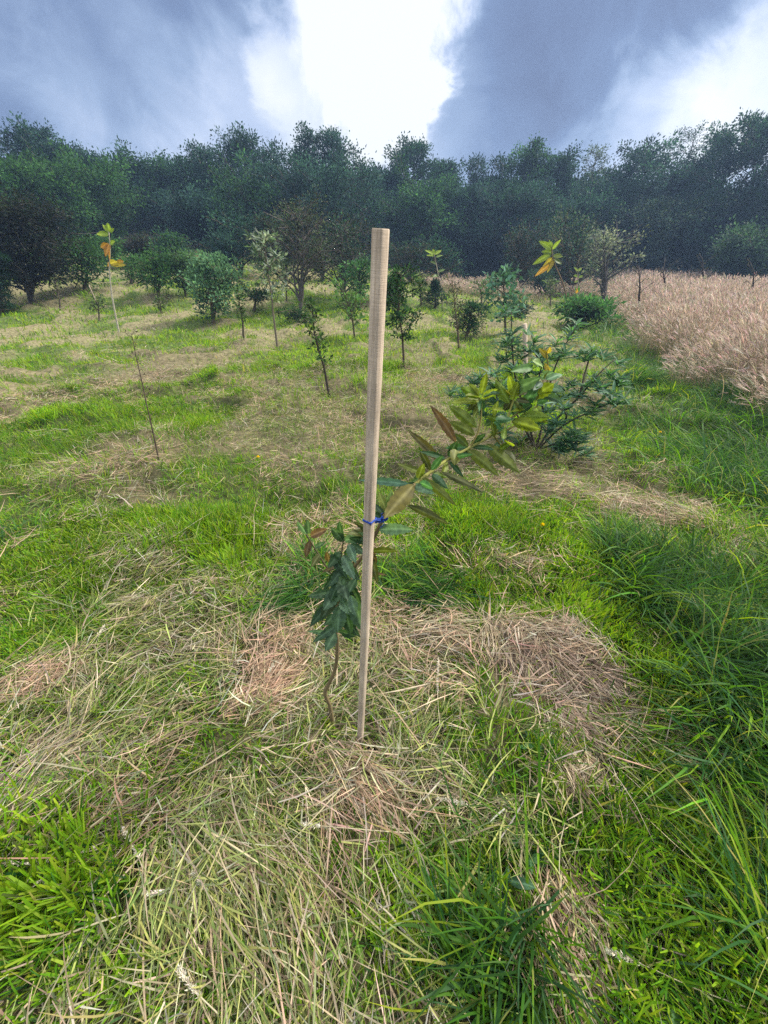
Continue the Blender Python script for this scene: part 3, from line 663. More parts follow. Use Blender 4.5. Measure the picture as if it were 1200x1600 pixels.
def main_sapling():
    b = ground(520, 1136)
    root = empty('young_tree', b, 'young broad leaved sapling tied to the tall stake and bending to the right', 'sapling')
    PX = lambda L_: [at(*p) for p in L_]
    bark = (.17, .13, .065)
    B = Buf(); Y0 = b[1]
    trunk = [b - np.array([0, 0, .04]), b] + PX([(516, 1105, Y0), (508, 1082, Y0 - .01), (517, 1062, Y0 - .005), (525, 1040, Y0 - .01), (527, 1005, Y0 - .015), (524, 975, Y0 - .02), (532, 930, Y0 - .02), (552, 890, Y0 - .02), (575, 858, Y0 - .03), (590, 828, .74), (601, 806, .737), (618, 785, .75), (648, 757, .80)])
    T = spline(trunk, 70); rr = np.interp(np.linspace(0, 1, 70), [0, .25, .6, 1], [.0085, .0068, .0052, .0042])
    rr = rr * (1 + .10 * np.sin(np.arange(70) * 1.7) * (np.arange(70) % 5 == 0))
    tube(B, T, rr, bark, 9)
    B.build('trunk', M_BARK, root, smooth=True, origin=b)
    B = Buf()
    br = PX([(648, 757, .80), (672, 738, .85), (700, 718, .91), (735, 699, .98), (768, 680, 1.04), (790, 658, 1.08), (800, 632, 1.11), (806, 612, 1.13)])
    tube(B, spline(br, 40), np.linspace(.0046, .0026, 40), (.20, .20, .05), 8)
    for p in ([(735, 699, .98), (748, 672, 1.0), (752, 640, 1.03), (748, 620, 1.05)], [(768, 680, 1.04), (800, 668, 1.08), (830, 645, 1.12), (850, 615, 1.14), (857, 580, 1.15), (852, 545, 1.16)],
              [(790, 658, 1.08), (815, 640, 1.10), (828, 610, 1.12)], [(770, 679, 1.04), (785, 700, 1.06), (790, 712, 1.06)]):
        tube(B, spline(PX(p), 14), np.linspace(.0028, .0018, 14), (.17, .15, .04), 6)
    B.build('leading_shoot', M_BARK, root, smooth=True, origin=b)
    B = Buf(); Yl = Y0 - .02
    for p in ([(536, 920, Yl), (515, 893, Yl - .01), (495, 862, Yl - .02), (478, 834, Yl - .03)], [(530, 935, Yl), (530, 900, Yl - .02), (533, 870, Yl - .03), (537, 842, Yl - .04)],
              [(545, 900, Yl), (552, 880, Yl - .02), (556, 862, Yl - .03)], [(527, 985, Yl), (522, 975, Yl - .02), (514, 960, Yl - .03)], [(560, 880, Yl), (555, 900, Yl - .03), (553, 925, Yl - .04)]):
        tube(B, spline(PX(p), 14), np.linspace(.003, .0018, 14), (.11, .10, .05), 6)
    B.build('side_branch', M_BARK, root, smooth=True, origin=b)
    # leaves: (base x, y, Y, tip x, y, Y, width px at that depth, colour, facing)
    cam_f = (0, -1, .6); up = (0, -.3, 1); back = (0, 1, -.5)
    def leaves(name, rows, label=None, wk=1.0):
        B = Buf()
        for (bx, by, bY, tx, ty, tY, w, c, fc) in rows:
            dy = F * math.cos(TH) + (800 - (by + ty) / 2) * math.sin(TH); wm = w / dy * ((bY + tY) / 2)
            c = np.array(c) * (1 + .12 * buf_rng.normal())
            broad_leaf(B, at(bx, by, bY), at(tx, ty, tY), wm * 1.15 * wk, c, sag=.05 + .1 * buf_rng.random(), fold=.18 + .2 * buf_rng.random(), roll=buf_rng.normal(0, .25), facing=fc)
        o = B.build(name, M_BROAD, root, smooth=True, origin=b)
        if label: o['label'] = label
    y = Yl - .03
    leaves('lower_leaves', [
        (479, 835, y - .01, 464, 811, y - .02, 10, BLUEL, cam_f), (482, 833, y - .01, 481, 810, y - .02, 9, BLUEG, cam_f), (485, 838, y, 512, 824, y - .03, 12, (.16, .09, .06), cam_f),
        (484, 845, y, 477, 870, y - .02, 9, BRN, cam_f), (492, 856, y, 508, 845, y - .02, 8, BLUEG, cam_f), (500, 866, y, 486, 885, y - .03, 9, OLVD, up),
        (538, 845, y - .01, 579, 830, y - .06, 15, BLUEL, cam_f), (536, 846, y - .01, 517, 818, y - .05, 13, BLUEG, cam_f), (534, 844, y - .01, 530, 812, y - .03, 11, DKG, cam_f),
        (545, 850, y - .02, 556, 878, y - .06, 13, BLUEL, cam_f), (548, 850, y - .02, 570, 862, y - .05, 14, BLUEG, cam_f), (536, 868, y - .01, 554, 902, y - .06, 16, BLUEL, cam_f),
        (532, 862, y, 512, 886, y - .04, 12, DKG, cam_f), (528, 885, y, 503, 893, y - .03, 10, (.10, .08, .03), up), (515, 880, y, 510, 858, y - .02, 9, BRN, cam_f),
        (545, 885, y - .02, 562, 905, y - .05, 13, BLUEG, cam_f), (532, 905, y - .02, 543, 936, y - .06, 19, BLUEG, cam_f), (528, 912, y - .02, 516, 940, y - .05, 16, DKG, cam_f),
        (530, 920, y - .02, 505, 951, y - .06, 19, BLUEG, cam_f), (522, 925, y - .01, 481, 930, y - .06, 13, BLUEG, cam_f), (526, 930, y - .01, 500, 966, y - .04, 16, (.05, .08, .035), cam_f),
        (553, 935, y - .04, 567, 986, y - .07, 22, BLUEG, cam_f), (548, 930, y - .04, 556, 962, y - .07, 14, BLUEL, cam_f), (531, 945, y - .03, 527, 987, y - .06, 20, BLUEG, cam_f),
        (540, 950, y - .03, 548, 990, y - .05, 17, DKG, cam_f), (534, 935, y - .02, 545, 958, y - .05, 14, BLUEL, cam_f), (523, 990, y - .01, 479, 981, y - .05, 10, BLUEL, cam_f),
        (524, 988, y - .01, 508, 1016, y - .05, 16, BLUEG, cam_f), (530, 986, y, 556, 993, y - .03, 11, DKG, cam_f), (545, 912, y - .02, 528, 898, y - .05, 12, BLUEG, cam_f),
        (540, 870, y, 548, 852, y - .02, 10, DKG, cam_f), (556, 905, y - .03, 545, 925, y - .06, 12, DKG, cam_f), (524, 960, y, 506, 975, y - .03, 12, DKG, cam_f)] + [(530 + 14 * math.cos(q), 915 + 52 * math.sin(q * 1.7), y - .01, 524 + (12 + 30) * math.cos(q * 2.4), 928 + 50 * math.sin(q * 1.7) + 22, y - .03 + .02 * math.sin(q), 13, [BLUEG, DKG, (.05, .10, .05)][q % 3], cam_f) for q in range(14)], None, 1.08)
    leaves('middle_leaves', [
        (578, 862, .73, 623, 857, .70, 14, OLV, back), (580, 868, .73, 590, 908, .70, 14, OLVD, cam_f), (576, 896, .73, 604, 896, .71, 6, BRN, up),
        (583, 838, .73, 541, 826, .69, 18, OLVD, up), (582, 845, .73, 545, 838, .69, 16, DKG, cam_f), (585, 832, .73, 552, 812, .71, 12, (.05, .06, .02), cam_f),
        (647, 757, .79, 600, 806, .70, 30, (.13, .115, .025), back), (592, 828, .73, 647, 821, .68, 19, BLUEL, cam_f), (637, 790, .75, 703, 815, .70, 14, OLVD, back),
        (640, 757, .80, 560, 746, .84, 13, (.07, .15, .10), cam_f), (642, 758, .80, 680, 768, .78, 13, BLUEL, cam_f), (660, 747, .82, 714, 786, .76, 14, OLV, back),
        (690, 738, .87, 757, 762, .82, 12, OLVD, back), (604, 800, .74, 592, 765, .78, 13, OLV, cam_f), (606, 798, .74, 612, 762, .77, 11, (.12, .2, .04), cam_f),
        (600, 805, .74, 584, 785, .76, 10, BLUEG, cam_f), (608, 795, .74, 622, 770, .77, 9, BLUEL, cam_f), (598, 812, .73, 575, 795, .72, 12, DKG, cam_f), (588, 880, .73, 575, 850, .7, 10, BRN, cam_f)],
        'olive and blue green leaves by the tie', .9)
    more = []
    for (cx, cy, cY, k_, rad_) in [(752, 622, 1.05, 7, 34), (803, 622, 1.11, 10, 42), (835, 630, 1.12, 6, 36), (786, 690, 1.05, 3, 26), (850, 595, 1.14, 5, 32), (770, 655, 1.05, 4, 30), (735, 699, .98, 5, 44), (700, 718, .91, 5, 46), (672, 738, .85, 4, 46), (652, 752, .81, 4, 44)]:
        for q in range(k_):
            a_ = q * 2.4 + buf_rng.normal(0, .3); r_ = rad_ * buf_rng.uniform(.6, 1.15); yo = cY + buf_rng.normal(0, .03)
            more.append((cx + 4 * math.cos(a_), cy + 4 * math.sin(a_), yo, cx + r_ * math.cos(a_), cy - 4 + r_ * .8 * math.sin(a_), yo + buf_rng.normal(-.02, .04), buf_rng.uniform(9, 14), [BLUEG, DKG, OLV, YGR, OLVD, (.05, .13, .05), YEL][buf_rng.integers(0, 7)], back if buf_rng.random() < .4 else cam_f))
    leaves('tip_leaves', more + [
        (712, 691, .93, 673, 624, .95, 16, (.12, .07, .03), cam_f), (687, 722, .89, 638, 664, .90, 15, (.10, .085, .03), cam_f), (672, 735, .87, 656, 697, .87, 12, OLVD, cam_f),
        (662, 741, .84, 620, 721, .86, 11, OLV, cam_f), (712, 702, .93, 710, 724, .89, 22, (.11, .12, .02), cam_f), (745, 668, 1.0, 702, 628, 1.0, 18, (.12, .16, .03), back),
        (742, 680, .99, 702, 651, .98, 17, OLV, back), (731, 698, .97, 708, 671, .96, 13, (.10, .14, .03), cam_f), (730, 703, .96, 781, 736, .92, 19, OLV, back),
        (760, 694, 1.02, 813, 736, .96, 22, OLV, back), (786, 702, 1.05, 808, 720, 1.0, 16, OLVD, back), (777, 705, 1.05, 800, 690, 1.03, 11, YGR, cam_f), (772, 682, 1.04, 768, 655, 1.02, 14, OLV, cam_f),
        (800, 658, 1.08, 846, 668, 1.02, 22, (.16, .20, .02), back), (812, 650, 1.09, 862, 645, 1.04, 20, YGR, back), (826, 648, 1.1, 858, 655, 1.04, 14, OLV, back),
        (796, 630, 1.10, 774, 588, 1.10, 19, YGR, back), (800, 625, 1.1, 812, 590, 1.1, 14, YEL, back), (800, 612, 1.12, 846, 586, 1.06, 22, BLUEG, cam_f), (813, 638, 1.10, 842, 598, 1.04, 21, (.05, .12, .07), cam_f),
        (834, 622, 1.12, 867, 594, 1.06, 24, (.14, .18, .02), back), (846, 606, 1.13, 882, 604, 1.06, 17, BLUEL, cam_f), (846, 615, 1.13, 880, 625, 1.08, 14, BLUEG, cam_f), (750, 628, 1.05, 704, 624, 1.02, 14, YEL, up),
        (748, 622, 1.05, 720, 598, 1.02, 15, YGR, back), (749, 618, 1.05, 733, 596, 1.04, 12, YEL, back), (752, 616, 1.05, 761, 578, 1.05, 12, YEL, back), (750, 622, 1.05, 727, 612, 1.0, 12, OLV, up),
        (752, 622, 1.05, 778, 606, 1.02, 13, YEL, back), (752, 630, 1.05, 740, 650, 1.0, 12, OLV, up), (800, 615, 1.12, 798, 592, 1.12, 9, YEL, back), (806, 612, 1.13, 812, 590, 1.12, 7, (.36, .34, .03), back),
        (803, 620, 1.12, 790, 606, 1.1, 7, (.34, .32, .03), back), (832, 574, 1.12, 798, 577, 1.06, 15, (.07, .15, .04), cam_f), (848, 573, 1.14, 832, 562, 1.12, 17, (.22, .32, .10), cam_f),
        (856, 560, 1.16, 842, 541, 1.15, 9, (.34, .26, .04), cam_f), (856, 552, 1.16, 860, 541, 1.15, 8, (.34, .24, .04), cam_f), (858, 590, 1.15, 852, 562, 1.15, 9, (.30, .22, .04), cam_f),
        (845, 590, 1.14, 866, 580, 1.1, 14, BLUEL, cam_f), (826, 612, 1.12, 822, 580, 1.12, 14, DKG, cam_f), (820, 640, 1.1, 800, 640, 1.06, 10, YEL, up), (786, 660, 1.08, 760, 645, 1.04, 12, YGR, back), (770, 640, 1.05, 790, 640, 1.04, 10, YEL, up)],
        'yellow green and brown leaves at the tip', .86)
main_sapling()

# ------------------------------------------------------------------ general plant / tree builder
def plant(name, label, cat, base, top, group=None, r0=.02, u0=.3, nbr=12, Rr=.5, prof='egg', rise=.5, droop=0.0, nsub=3, nleaf=20, L=.05, Wd=.025, cols=((.05, .1, .03),),
          sig=.05, stemc=(.10, .08, .05), stems=1, nz=.4, seed=1, wob=.03, crown='crown', trunkname='trunk', sub=.35, minr=None, mat=None, ncl=None, tintv=.22, leafL=None, bow=None, rag=(.45, 1.3)):
    rg = np.random.default_rng(seed * 7 + 3)
    base = np.asarray(base, float); top = np.asarray(top, float); H = np.linalg.norm(top - base)
    root = empty(name, base, label, cat, group)
    TB = Buf(); LB = Buf(); minr = minr or r0 * .12
    ends = []; lt = []
    for si in range(stems):
        tp = top - base
        if stems > 1: tp = tp * rg.uniform(.75, 1.0) + np.array([rg.normal(0, .22), rg.normal(0, .22), 0]) * H * .8 * min(1, Rr / H * 1.6)
        n = 9; s = np.linspace(0, 1, n); P = tp[None] * s[:, None]
        w = np.cumsum(rg.normal(0, wob * H / 3, (n, 2)), 0) * (np.sin(math.pi * s) * .9 + .1)[:, None]; P[:, :2] += w * np.minimum(1, s * 3)[:, None]
        if bow is not None: P += np.asarray(bow)[None] * (np.sin(math.pi * s))[:, None]
        P[-1] = tp
        P2 = np.vstack([[0, 0, -.03 * H], P]); rad = r0 / math.sqrt(stems) * (1 - .88 * np.r_[0, s]) + minr * .5; rad[0] *= 1.15
        tube(TB, P2, rad, stemc, 7)
        for b in range(nbr // stems + (1 if nbr % stems else 0)):
            u = u0 + (1 - u0) * ((b + rg.random()) / max(1, nbr / stems)) ** .9; u = min(u, .985)
            i = u * (n - 1); i0 = min(int(i), n - 2); p0 = P[i0] + (P[i0 + 1] - P[i0]) * (i - i0)
            q = (u - u0) / (1 - u0)
            if prof == 'egg': pr = math.sqrt(max(.02, 1 - (1.9 * q - .85) ** 2 / 1.25)) if q < 1 else .1
            elif prof == 'cone': pr = (1 - q) * .95 + .08
            elif prof == 'dome': pr = math.sqrt(max(.03, 1 - q * q * .92))
            elif prof == 'top': pr = .35 + .65 * math.sin(math.pi * min(1, q * .8 + .12))
            elif prof == 'col': pr = .7 + .3 * math.sin(math.pi * q)
            else: pr = 1
            ltint = 1 + tintv * .8 * rg.normal(); az = b * 2.39996 + rg.normal(0, .35) + si * 1.3; ln = Rr * pr * rg.uniform(*rag)
            dv = np.array([math.cos(az), math.sin(az), 0])
            t = np.linspace(0, 1, 5)[:, None]
            Q = p0 + dv * ln * t + np.array([0, 0, 1]) * ln * (rise * t ** .8 * (1.15 if q > .75 else 1) - droop * t ** 2) + np.cumsum(rg.normal(0, ln * .03, (5, 3)), 0) * (t > 0)
            br = max(minr, r0 * (1 - .8 * u) * .42)
            tube(TB, Q, np.linspace(br, minr * .7, 5), stemc, 4 if H > 3 else 5, cap=False)
            for k in range(nsub):
                v = rg.uniform(.35, 1.0) if k else 1.0
                j = v * 4; j0 = min(int(j), 3); c0 = Q[j0] + (Q[j0 + 1] - Q[j0]) * (j - j0)
                sd_ = rg.normal(size=3); sd_ /= np.linalg.norm(sd_); dd = dv * .6 + sd_ * .9 + np.array([0, 0, .35 - droop])
                c1 = c0 + dd * ln * sub * rg.uniform(.5, 1.1)
                if k or nsub == 1: tube(TB, np.array([c0, (c0 + c1) / 2 + sd_ * ln * .02, c1]), [minr * .9, minr * .7, minr * .5], stemc, 3, cap=False)
                else: c1 = c0 + dd * ln * sub * .3
                ends.append((c0, c1)); lt.append(ltint)
        ends.append((P[-2], P[-1])); lt.append(1.0)
    if nleaf:
        E0 = np.array([e[0] for e in ends]); E1 = np.array([e[1] for e in ends]); m = len(E0)
        n = m * nleaf; t = rg.uniform(.1, 1.08, n)[:, None]; a = np.repeat(E0, nleaf, 0); b_ = np.repeat(E1, nleaf, 0)
        off = rg.normal(size=(n, 3)) * sig; off[:, 2] *= .75
        Pp = a + (b_ - a) * t + off
        d = off / (sig + 1e-9) * .8 + (b_ - a) / (np.linalg.norm(b_ - a, axis=1)[:, None] + 1e-9) * .7 + rg.normal(size=(n, 3)) * .4 + np.array([0, 0, .1 - droop])
        tint = np.repeat((1 + tintv * rg.normal(size=(m, 1))) * np.array(lt)[:, None], nleaf, 0).clip(.45, 2.0)
        c = np.array(cols)[rg.integers(0, len(cols), n)] * tint * (1 + .18 * rg.normal(size=(n, 1))).clip(.5, 1.6)
        rleaves(LB, Pp, d, L * rg.uniform(.6, 1.2, n), Wd * rg.uniform(.7, 1.2, n), c, nz, rg)
        LB.build(crown, mat or M_LEAF, root)
    TB.build(trunkname, M_BARK, root, smooth=True)
    return root

# colours of foliage
C_DK = [(.022, .060, .042), (.036, .088, .052), (.017, .045, .035)]
C_GR = [(.045, .12, .035), (.06, .14, .04), (.035, .09, .035)]
C_BG = [(.028, .070, .060), (.042, .092, .072), (.024, .055, .05)]
C_BR = [(.045, .04, .034), (.055, .052, .042), (.03, .042, .032), (.028, .048, .034)]
C_GY = [(.07, .10, .06), (.09, .12, .075), (.05, .08, .05)]

# ---- the wood at the far side: every tree that can be told apart
def forest_tree(i, px, ty, Y, wpx, kind, label, cols=None, base_drop=0):
    ty += 12 if kind == 'dense' else 4; Y *= 1.22
    d = pdir(px, ty); top = np.array([d[0] * Y, Y, CAMH + d[2] * Y])
    bx = top[0] + rng.normal(0, .3); by = Y + rng.normal(0, .2); base = np.array([bx, by, float(terrain(bx, by)) - .05])
    dy = F * math.cos(TH) + (800 - ty) * math.sin(TH); Rw = wpx / 2 / dy * Y * (1.0 if kind == 'dense' else .9)
    H = top[2] - base[2]
    kw = dict(group='trees of the wood beyond the meadow', seed=i + 11)
    if kind == 'dense':
        plant('broadleaf_tree', label, 'tree', base, top, r0=.17, u0=.12, nbr=46, Rr=Rw * 1.05, prof='egg', rise=.6, nsub=6, nleaf=52, L=.20, Wd=.10, cols=cols or C_DK, sig=.23, stemc=(.07, .06, .05), nz=.4, sub=.40, **kw)
    elif kind == 'airy':
        plant('airy_tree', label, 'tree', base, top, r0=.15, u0=.16, nbr=56, Rr=Rw, prof='dome', rise=.7, nsub=6, nleaf=32, L=.18, Wd=.09, cols=cols or C_BG, sig=.20, rag=(.4, 1.3), stemc=(.20, .185, .165), nz=.35, sub=.4, stems=2, **kw)
    elif kind == 'sparse':
        plant('sparse_tree', label, 'tree', base, top, r0=.12, u0=.3, nbr=50, Rr=Rw * 1.35, prof='egg', rise=.5, nsub=5, nleaf=12, L=.15, Wd=.07, cols=cols or C_GY, sig=.12, stemc=(.10, .09, .08), nz=.3, sub=.3, **kw)
FT = [(-70, 200, 25, 130, 'airy', 'tall airy tree just outside the left edge of the wood', None),
      (22, 186, 27, 105, 'airy', 'tallest feathery dark tree at the far left of the wood', None), (78, 203, 28, 100, 'airy', 'feathery dark tree leaning right, second from the left skyline edge', None),
      (135, 238, 29, 70, 'airy', 'thin feathery tree where the left skyline slopes down', None), (15, 268, 22, 120, 'dense', 'bright green bushy tree at the left edge under the tall feathery one', C_GR),
      (70, 290, 23, 110, 'dense', 'rounded green tree second from the left edge, in front of the feathery trees', C_GR), (140, 285, 26, 110, 'dense', 'rounded mid green tree behind the white stemmed sapling', C_GR),
      (195, 262, 30, 95, 'dense', 'even topped dark tree right of the left skyline slope', None), (240, 268, 31, 90, 'dense', 'low even topped dark tree above the small round bushes', C_DK + C_GR),
      (290, 262, 32, 85, 'dense', 'dark tree with a flat top left of the tall pale leaved pair', None), (335, 236, 30, 80, 'airy', 'shoulder high airy tree at the left side of the tall peak', None),
      (375, 188, 29, 100, 'airy', 'tall pointed airy tree, left one of the two highest in the middle left', None), (425, 235, 30, 70, 'airy', 'airy tree in the dip between the two high peaks', None),
      (472, 198, 29, 75, 'airy', 'tall airy tree with a rounded knob top, left half of the right peak', None), (525, 200, 29, 80, 'airy', 'tall airy tree, right half of the right peak beside the bright gap', None),
      (500, 285, 26, 135, 'dense', 'big blue green dense tree below the right peak', C_BG), (395, 300, 26, 125, 'dense', 'big blue green dense tree below the left peak', C_BG + C_GR),
      (570, 262, 31, 70, 'airy', 'low airy tree on the slope under the brightest cloud', None), (310, 330, 27, 90, 'dense', 'dark low tree behind the green round bush', C_BG),
      (608, 268, 35, 60, 'dense', 'dark tree behind the top of the tall stake', None), (645, 226, 34, 70, 'dense', 'tall narrow dark tree with a knob top just right of the stake', None),
      (668, 300, 29, 105, 'dense', 'greener rounded tree right of the stake in front of darker ones', C_GR + C_DK), (700, 252, 35, 60, 'dense', 'dark tree right of the knob topped one', None),
      (755, 238, 33, 55, 'airy', 'airy narrow tree between the knob topped tree and the centre right group', None), (728, 300, 30, 80, 'dense', 'dark tree under the narrow airy one', C_BG),
      (795, 240, 33, 60, 'airy', 'thin crowned tree, left of the centre right group', C_DK), (828, 232, 32, 62, 'dense', 'upright dark tree at the centre of the centre right group', C_DK + C_GR),
      (872, 246, 32, 70, 'dense', 'flat topped dark tree at the right of the centre right group', None), (800, 310, 29, 110, 'dense', 'low dark tree behind the yellow leaved sapling', C_BG + C_DK),
      (933, 234, 33, 42, 'sparse', 'thin see through tree standing alone against the sky', None), (900, 320, 29, 90, 'dense', 'dark low tree left of the see through one', C_DK),
      (962, 290, 30, 70, 'dense', 'dark tree under the right side of the see through one', None), (1005, 240, 31, 105, 'dense', 'broad rounded blue green tree behind the tall grass', C_BG + C_DK),
      (1087, 205, 33, 55, 'sparse', 'see through conifer like tree rising over the right wood', C_DK), (1070, 262, 31, 95, 'dense', 'dark tree at the foot of the see through conifer like one', None),
      (1145, 218, 29, 115, 'dense', 'large dark tree second from the right edge', C_DK), (1200, 192, 27, 120, 'dense', 'largest dark tree at the right edge', C_DK),
      (1030, 330, 28, 100, 'dense', 'grey green low tree behind the middle of the tall grass', C_GY + C_DK), (1110, 320, 27, 110, 'dense', 'dark low tree behind the right part of the tall grass', C_DK),
      (1190, 385, 21, 95, 'dense', 'low pale green bush at the right edge beyond the tall grass', [(.03, .065, .038), (.04, .08, .042)]), (1290, 210, 26, 130, 'dense', 'dark tree just outside the right edge of the wood', C_DK)]
for i, (px, ty, Y, w, k, lb, cc) in enumerate(FT): forest_tree(i, px, ty, Y, w, k, lb, cc)

def wood_mass():
    B = Buf(); rg = np.random.default_rng(99)
    # far crowns behind the front rows
    n = 90000; a = rg.uniform(R(-52), R(52), n); Y = rg.uniform(44, 54, n); x = Y * np.tan(a)
    topz = 8.3 + 3.0 * (vnoise(x, Y * 0, 3.0, 13, 2) - .5) + .7 * vnoise(x, Y, .9, 15) - terrain(x, Y)
    z = terrain(x, Y) + topz * rg.random(n) ** .6
    P = np.stack([x, Y, z], -1); d = rg.normal(size=(n, 3))
    c = np.array(C_DK)[rg.integers(0, 3, n)] * (.7 + .6 * vnoise(x, z, 1.4, 17, 2))[:, None]
    rleaves(B, P, d, .5, .34, c, .3, rg)
    tag(B.build('woodland', M_LEAF), 'dark mass of far woodland behind the nearer trees', 'woodland', kind='stuff')
    B = Buf(); n = 60000; a = rg.uniform(R(-50), R(50), n); Y = rg.uniform(33.5, 43, n); x = Y * np.tan(a); Y = Y - 4 * sstep(-10, -24, x); 
    k = vnoise(x, Y, 1.3, 19, 2) > .33; x, Y = x[k], Y[k]; n = len(x)
    hh = .5 + 2.4 * vnoise(x, Y, 1.7, 23, 2) * sstep(33, 38, Y + 4 * sstep(-10, -24, x))
    z = terrain(x, Y) + hh * rg.random(n) ** .7
    c = np.array(C_DK + C_BR)[rg.integers(0, 7, n)] * (.7 + .6 * vnoise(x, z, .8, 27))[:, None]
    rleaves(B, np.stack([x, Y, z], -1), rg.normal(size=(n, 3)), .2, .11, c, .3, rg)
    tag(B.build('undergrowth', M_LEAF), 'dark tangled undergrowth along the foot of the wood', 'undergrowth', kind='stuff')
wood_mass()

# ---- shrubs and saplings on the meadow
def mid(name, label, cat, bx, by, tx, ty, seed, group=None, R_px=20, dY=0.0, **kw):
    b = ground(bx, by); Y = b[1] + dY; t = at(tx, ty, Y)
    dy = F * math.cos(TH) + (800 - (by + ty) / 2) * math.sin(TH)
    mpp = Y / dy
    kw.setdefault('L', 6 * mpp); kw.setdefault('Wd', 3 * mpp); kw.setdefault('sig', 4 * mpp)
    kw['nleaf'] = int(kw.get('nleaf', 8) * .62) + 1; kw['sig'] = kw.get('sig', 4 * mpp)
    kw['sub'] = .5; kw.setdefault('rag', (.3, 1.35))
    for k in ('L', 'Wd', 'sig', 'r0', 'minr'):
        if k + 'p' in kw: kw[k] = kw.pop(k + 'p') * mpp
    return plant(name, label, cat, b, t, group=group, Rr=R_px * mpp, seed=seed, **kw)
SH = 'shrubs at the edge of the meadow'; SP = 'young planted saplings on the meadow'
mid('dark_shrub', 'large brownish dark twiggy shrub at the left edge of the meadow', 'shrub', 48, 474, 45, 320, 1, SH, R_px=62, r0p=5, minrp=.5, u0=.08, nbr=56, stems=4, nsub=7, nleaf=62, Lp=5, Wdp=2.6, sigp=8, cols=[(.026, .032, .022), (.020, .036, .022), (.034, .036, .028)], prof='dome', rise=.5, stemc=(.10, .085, .075))
mid('small_conifer', 'young dark green conifer cut by the left edge of the photo', 'conifer', 2, 492, 4, 400, 2, R_px=30, r0p=3, minrp=.4, u0=.05, nbr=44, nsub=5, nleaf=26, Lp=5, Wdp=1.4, sigp=2.5, cols=[(.02, .06, .03), (.025, .07, .04)], prof='cone', rise=.1, nz=.6)
mid('green_shrub', 'bushy green shrub behind the thin leaning white stake', 'shrub', 132, 458, 128, 378, 3, SH, R_px=32, r0p=3, minrp=.4, u0=.1, nbr=30, stems=3, nsub=5, nleaf=30, Lp=5, Wdp=2.4, sigp=5, cols=C_GR + [(.045, .10, .05)], prof='dome')
mid('green_shrub', 'small green shrub on a short stem between the white stemmed sapling and the round bush', 'shrub', 248, 466, 243, 402, 4, SH, R_px=26, r0p=2.5, minrp=.4, u0=.15, nbr=26, stems=3, nsub=5, nleaf=26, Lp=5, Wdp=2.4, sigp=5, cols=C_GR, prof='dome')
mid('green_shrub', 'pale green low shrub just left of the round bush', 'shrub', 290, 462, 285, 395, 5, SH, R_px=24, r0p=2.5, minrp=.4, u0=.1, nbr=24, stems=3, nsub=5, nleaf=26, Lp=5, Wdp=2.4, sigp=5, cols=[(.07, .14, .06), (.06, .12, .05)], prof='dome')
mid('round_bush', 'round green bush on fanned stems left of the silvery sapling', 'bush', 333, 507, 322, 398, 6, SH, R_px=38, r0p=3.2, minrp=.5, u0=.14, nbr=34, stems=6, nsub=6, nleaf=24, Lp=6, Wdp=3, sigp=5, cols=[(.10, .21, .11), (.13, .25, .14), (.07, .15, .08)], prof='dome', stemc=(.16, .12, .08))
mid('green_shrub', 'tiny green shrub far back left of the white stemmed sapling', 'shrub', 205, 445, 205, 405, 61, SH, R_px=20, r0p=2, minrp=.4, u0=.1, nbr=18, stems=3, nsub=4, nleaf=22, Lp=4, Wdp=2, sigp=4, cols=C_GR, prof='dome')
mid('brown_shrub', 'tall grey brown twiggy shrub between the silvery sapling and the stake', 'shrub', 470, 486, 462, 335, 7, SH, R_px=52, r0p=4, minrp=.5, u0=.15, nbr=44, stems=5, nsub=6, nleaf=20, Lp=4.5, Wdp=2.2, sigp=7, cols=C_BR + C_GY, prof='dome', rise=.8, stemc=(.13, .11, .10))
mid('brown_shrub', 'grey brown leafy shrub just left of the stake', 'shrub', 535, 470, 535, 350, 8, SH, R_px=48, r0p=4, minrp=.5, u0=.1, nbr=40, stems=4, nsub=6, nleaf=24, Lp=4.5, Wdp=2.2, sigp=7, cols=C_BR + C_DK, prof='dome', rise=.6, stemc=(.11, .10, .09))
mid('dark_shrub', 'dark shrub standing in the gap left of the silvery sapling', 'shrub', 378, 432, 378, 350, 9, SH, R_px=40, r0p=3, minrp=.5, u0=.08, nbr=30, stems=3, nsub=5, nleaf=26, Lp=5, Wdp=2.4, sigp=7, cols=C_BG + C_DK, prof='dome')
mid('dark_shrub', 'dark round shrub just right of the stake at the foot of the wood', 'shrub', 640, 445, 640, 385, 10, SH, R_px=30, r0p=3, minrp=.5, u0=.08, nbr=28, stems=3, nsub=5, nleaf=24, Lp=4, Wdp=2, sigp=5, cols=C_BR + C_DK, prof='dome')
mid('dark_shrub', 'dark round shrub in front of the strip of dry grass', 'shrub', 692, 447, 690, 380, 11, SH, R_px=30, r0p=3, minrp=.5, u0=.08, nbr=28, stems=3, nsub=5, nleaf=24, Lp=4, Wdp=2, sigp=5, cols=C_DK, prof='dome')
mid('dark_shrub', 'low dark shrub with bare twigs between the dry grass and the yellow leaved sapling', 'shrub', 770, 438, 772, 378, 12, SH, R_px=26, r0p=3, minrp=.5, u0=.08, nbr=26, stems=4, nsub=5, nleaf=18, Lp=4, Wdp=2, sigp=5, cols=C_BR + C_DK, prof='dome')
mid('dark_shrub', 'tall dark twiggy shrub left of the yellow leaved sapling', 'shrub', 815, 460, 812, 365, 13, SH, R_px=34, r0p=3.5, minrp=.5, u0=.1, nbr=34, stems=5, nsub=5, nleaf=20, Lp=4.5, Wdp=2, sigp=6, cols=C_BR + C_BG, prof='dome', rise=.9)
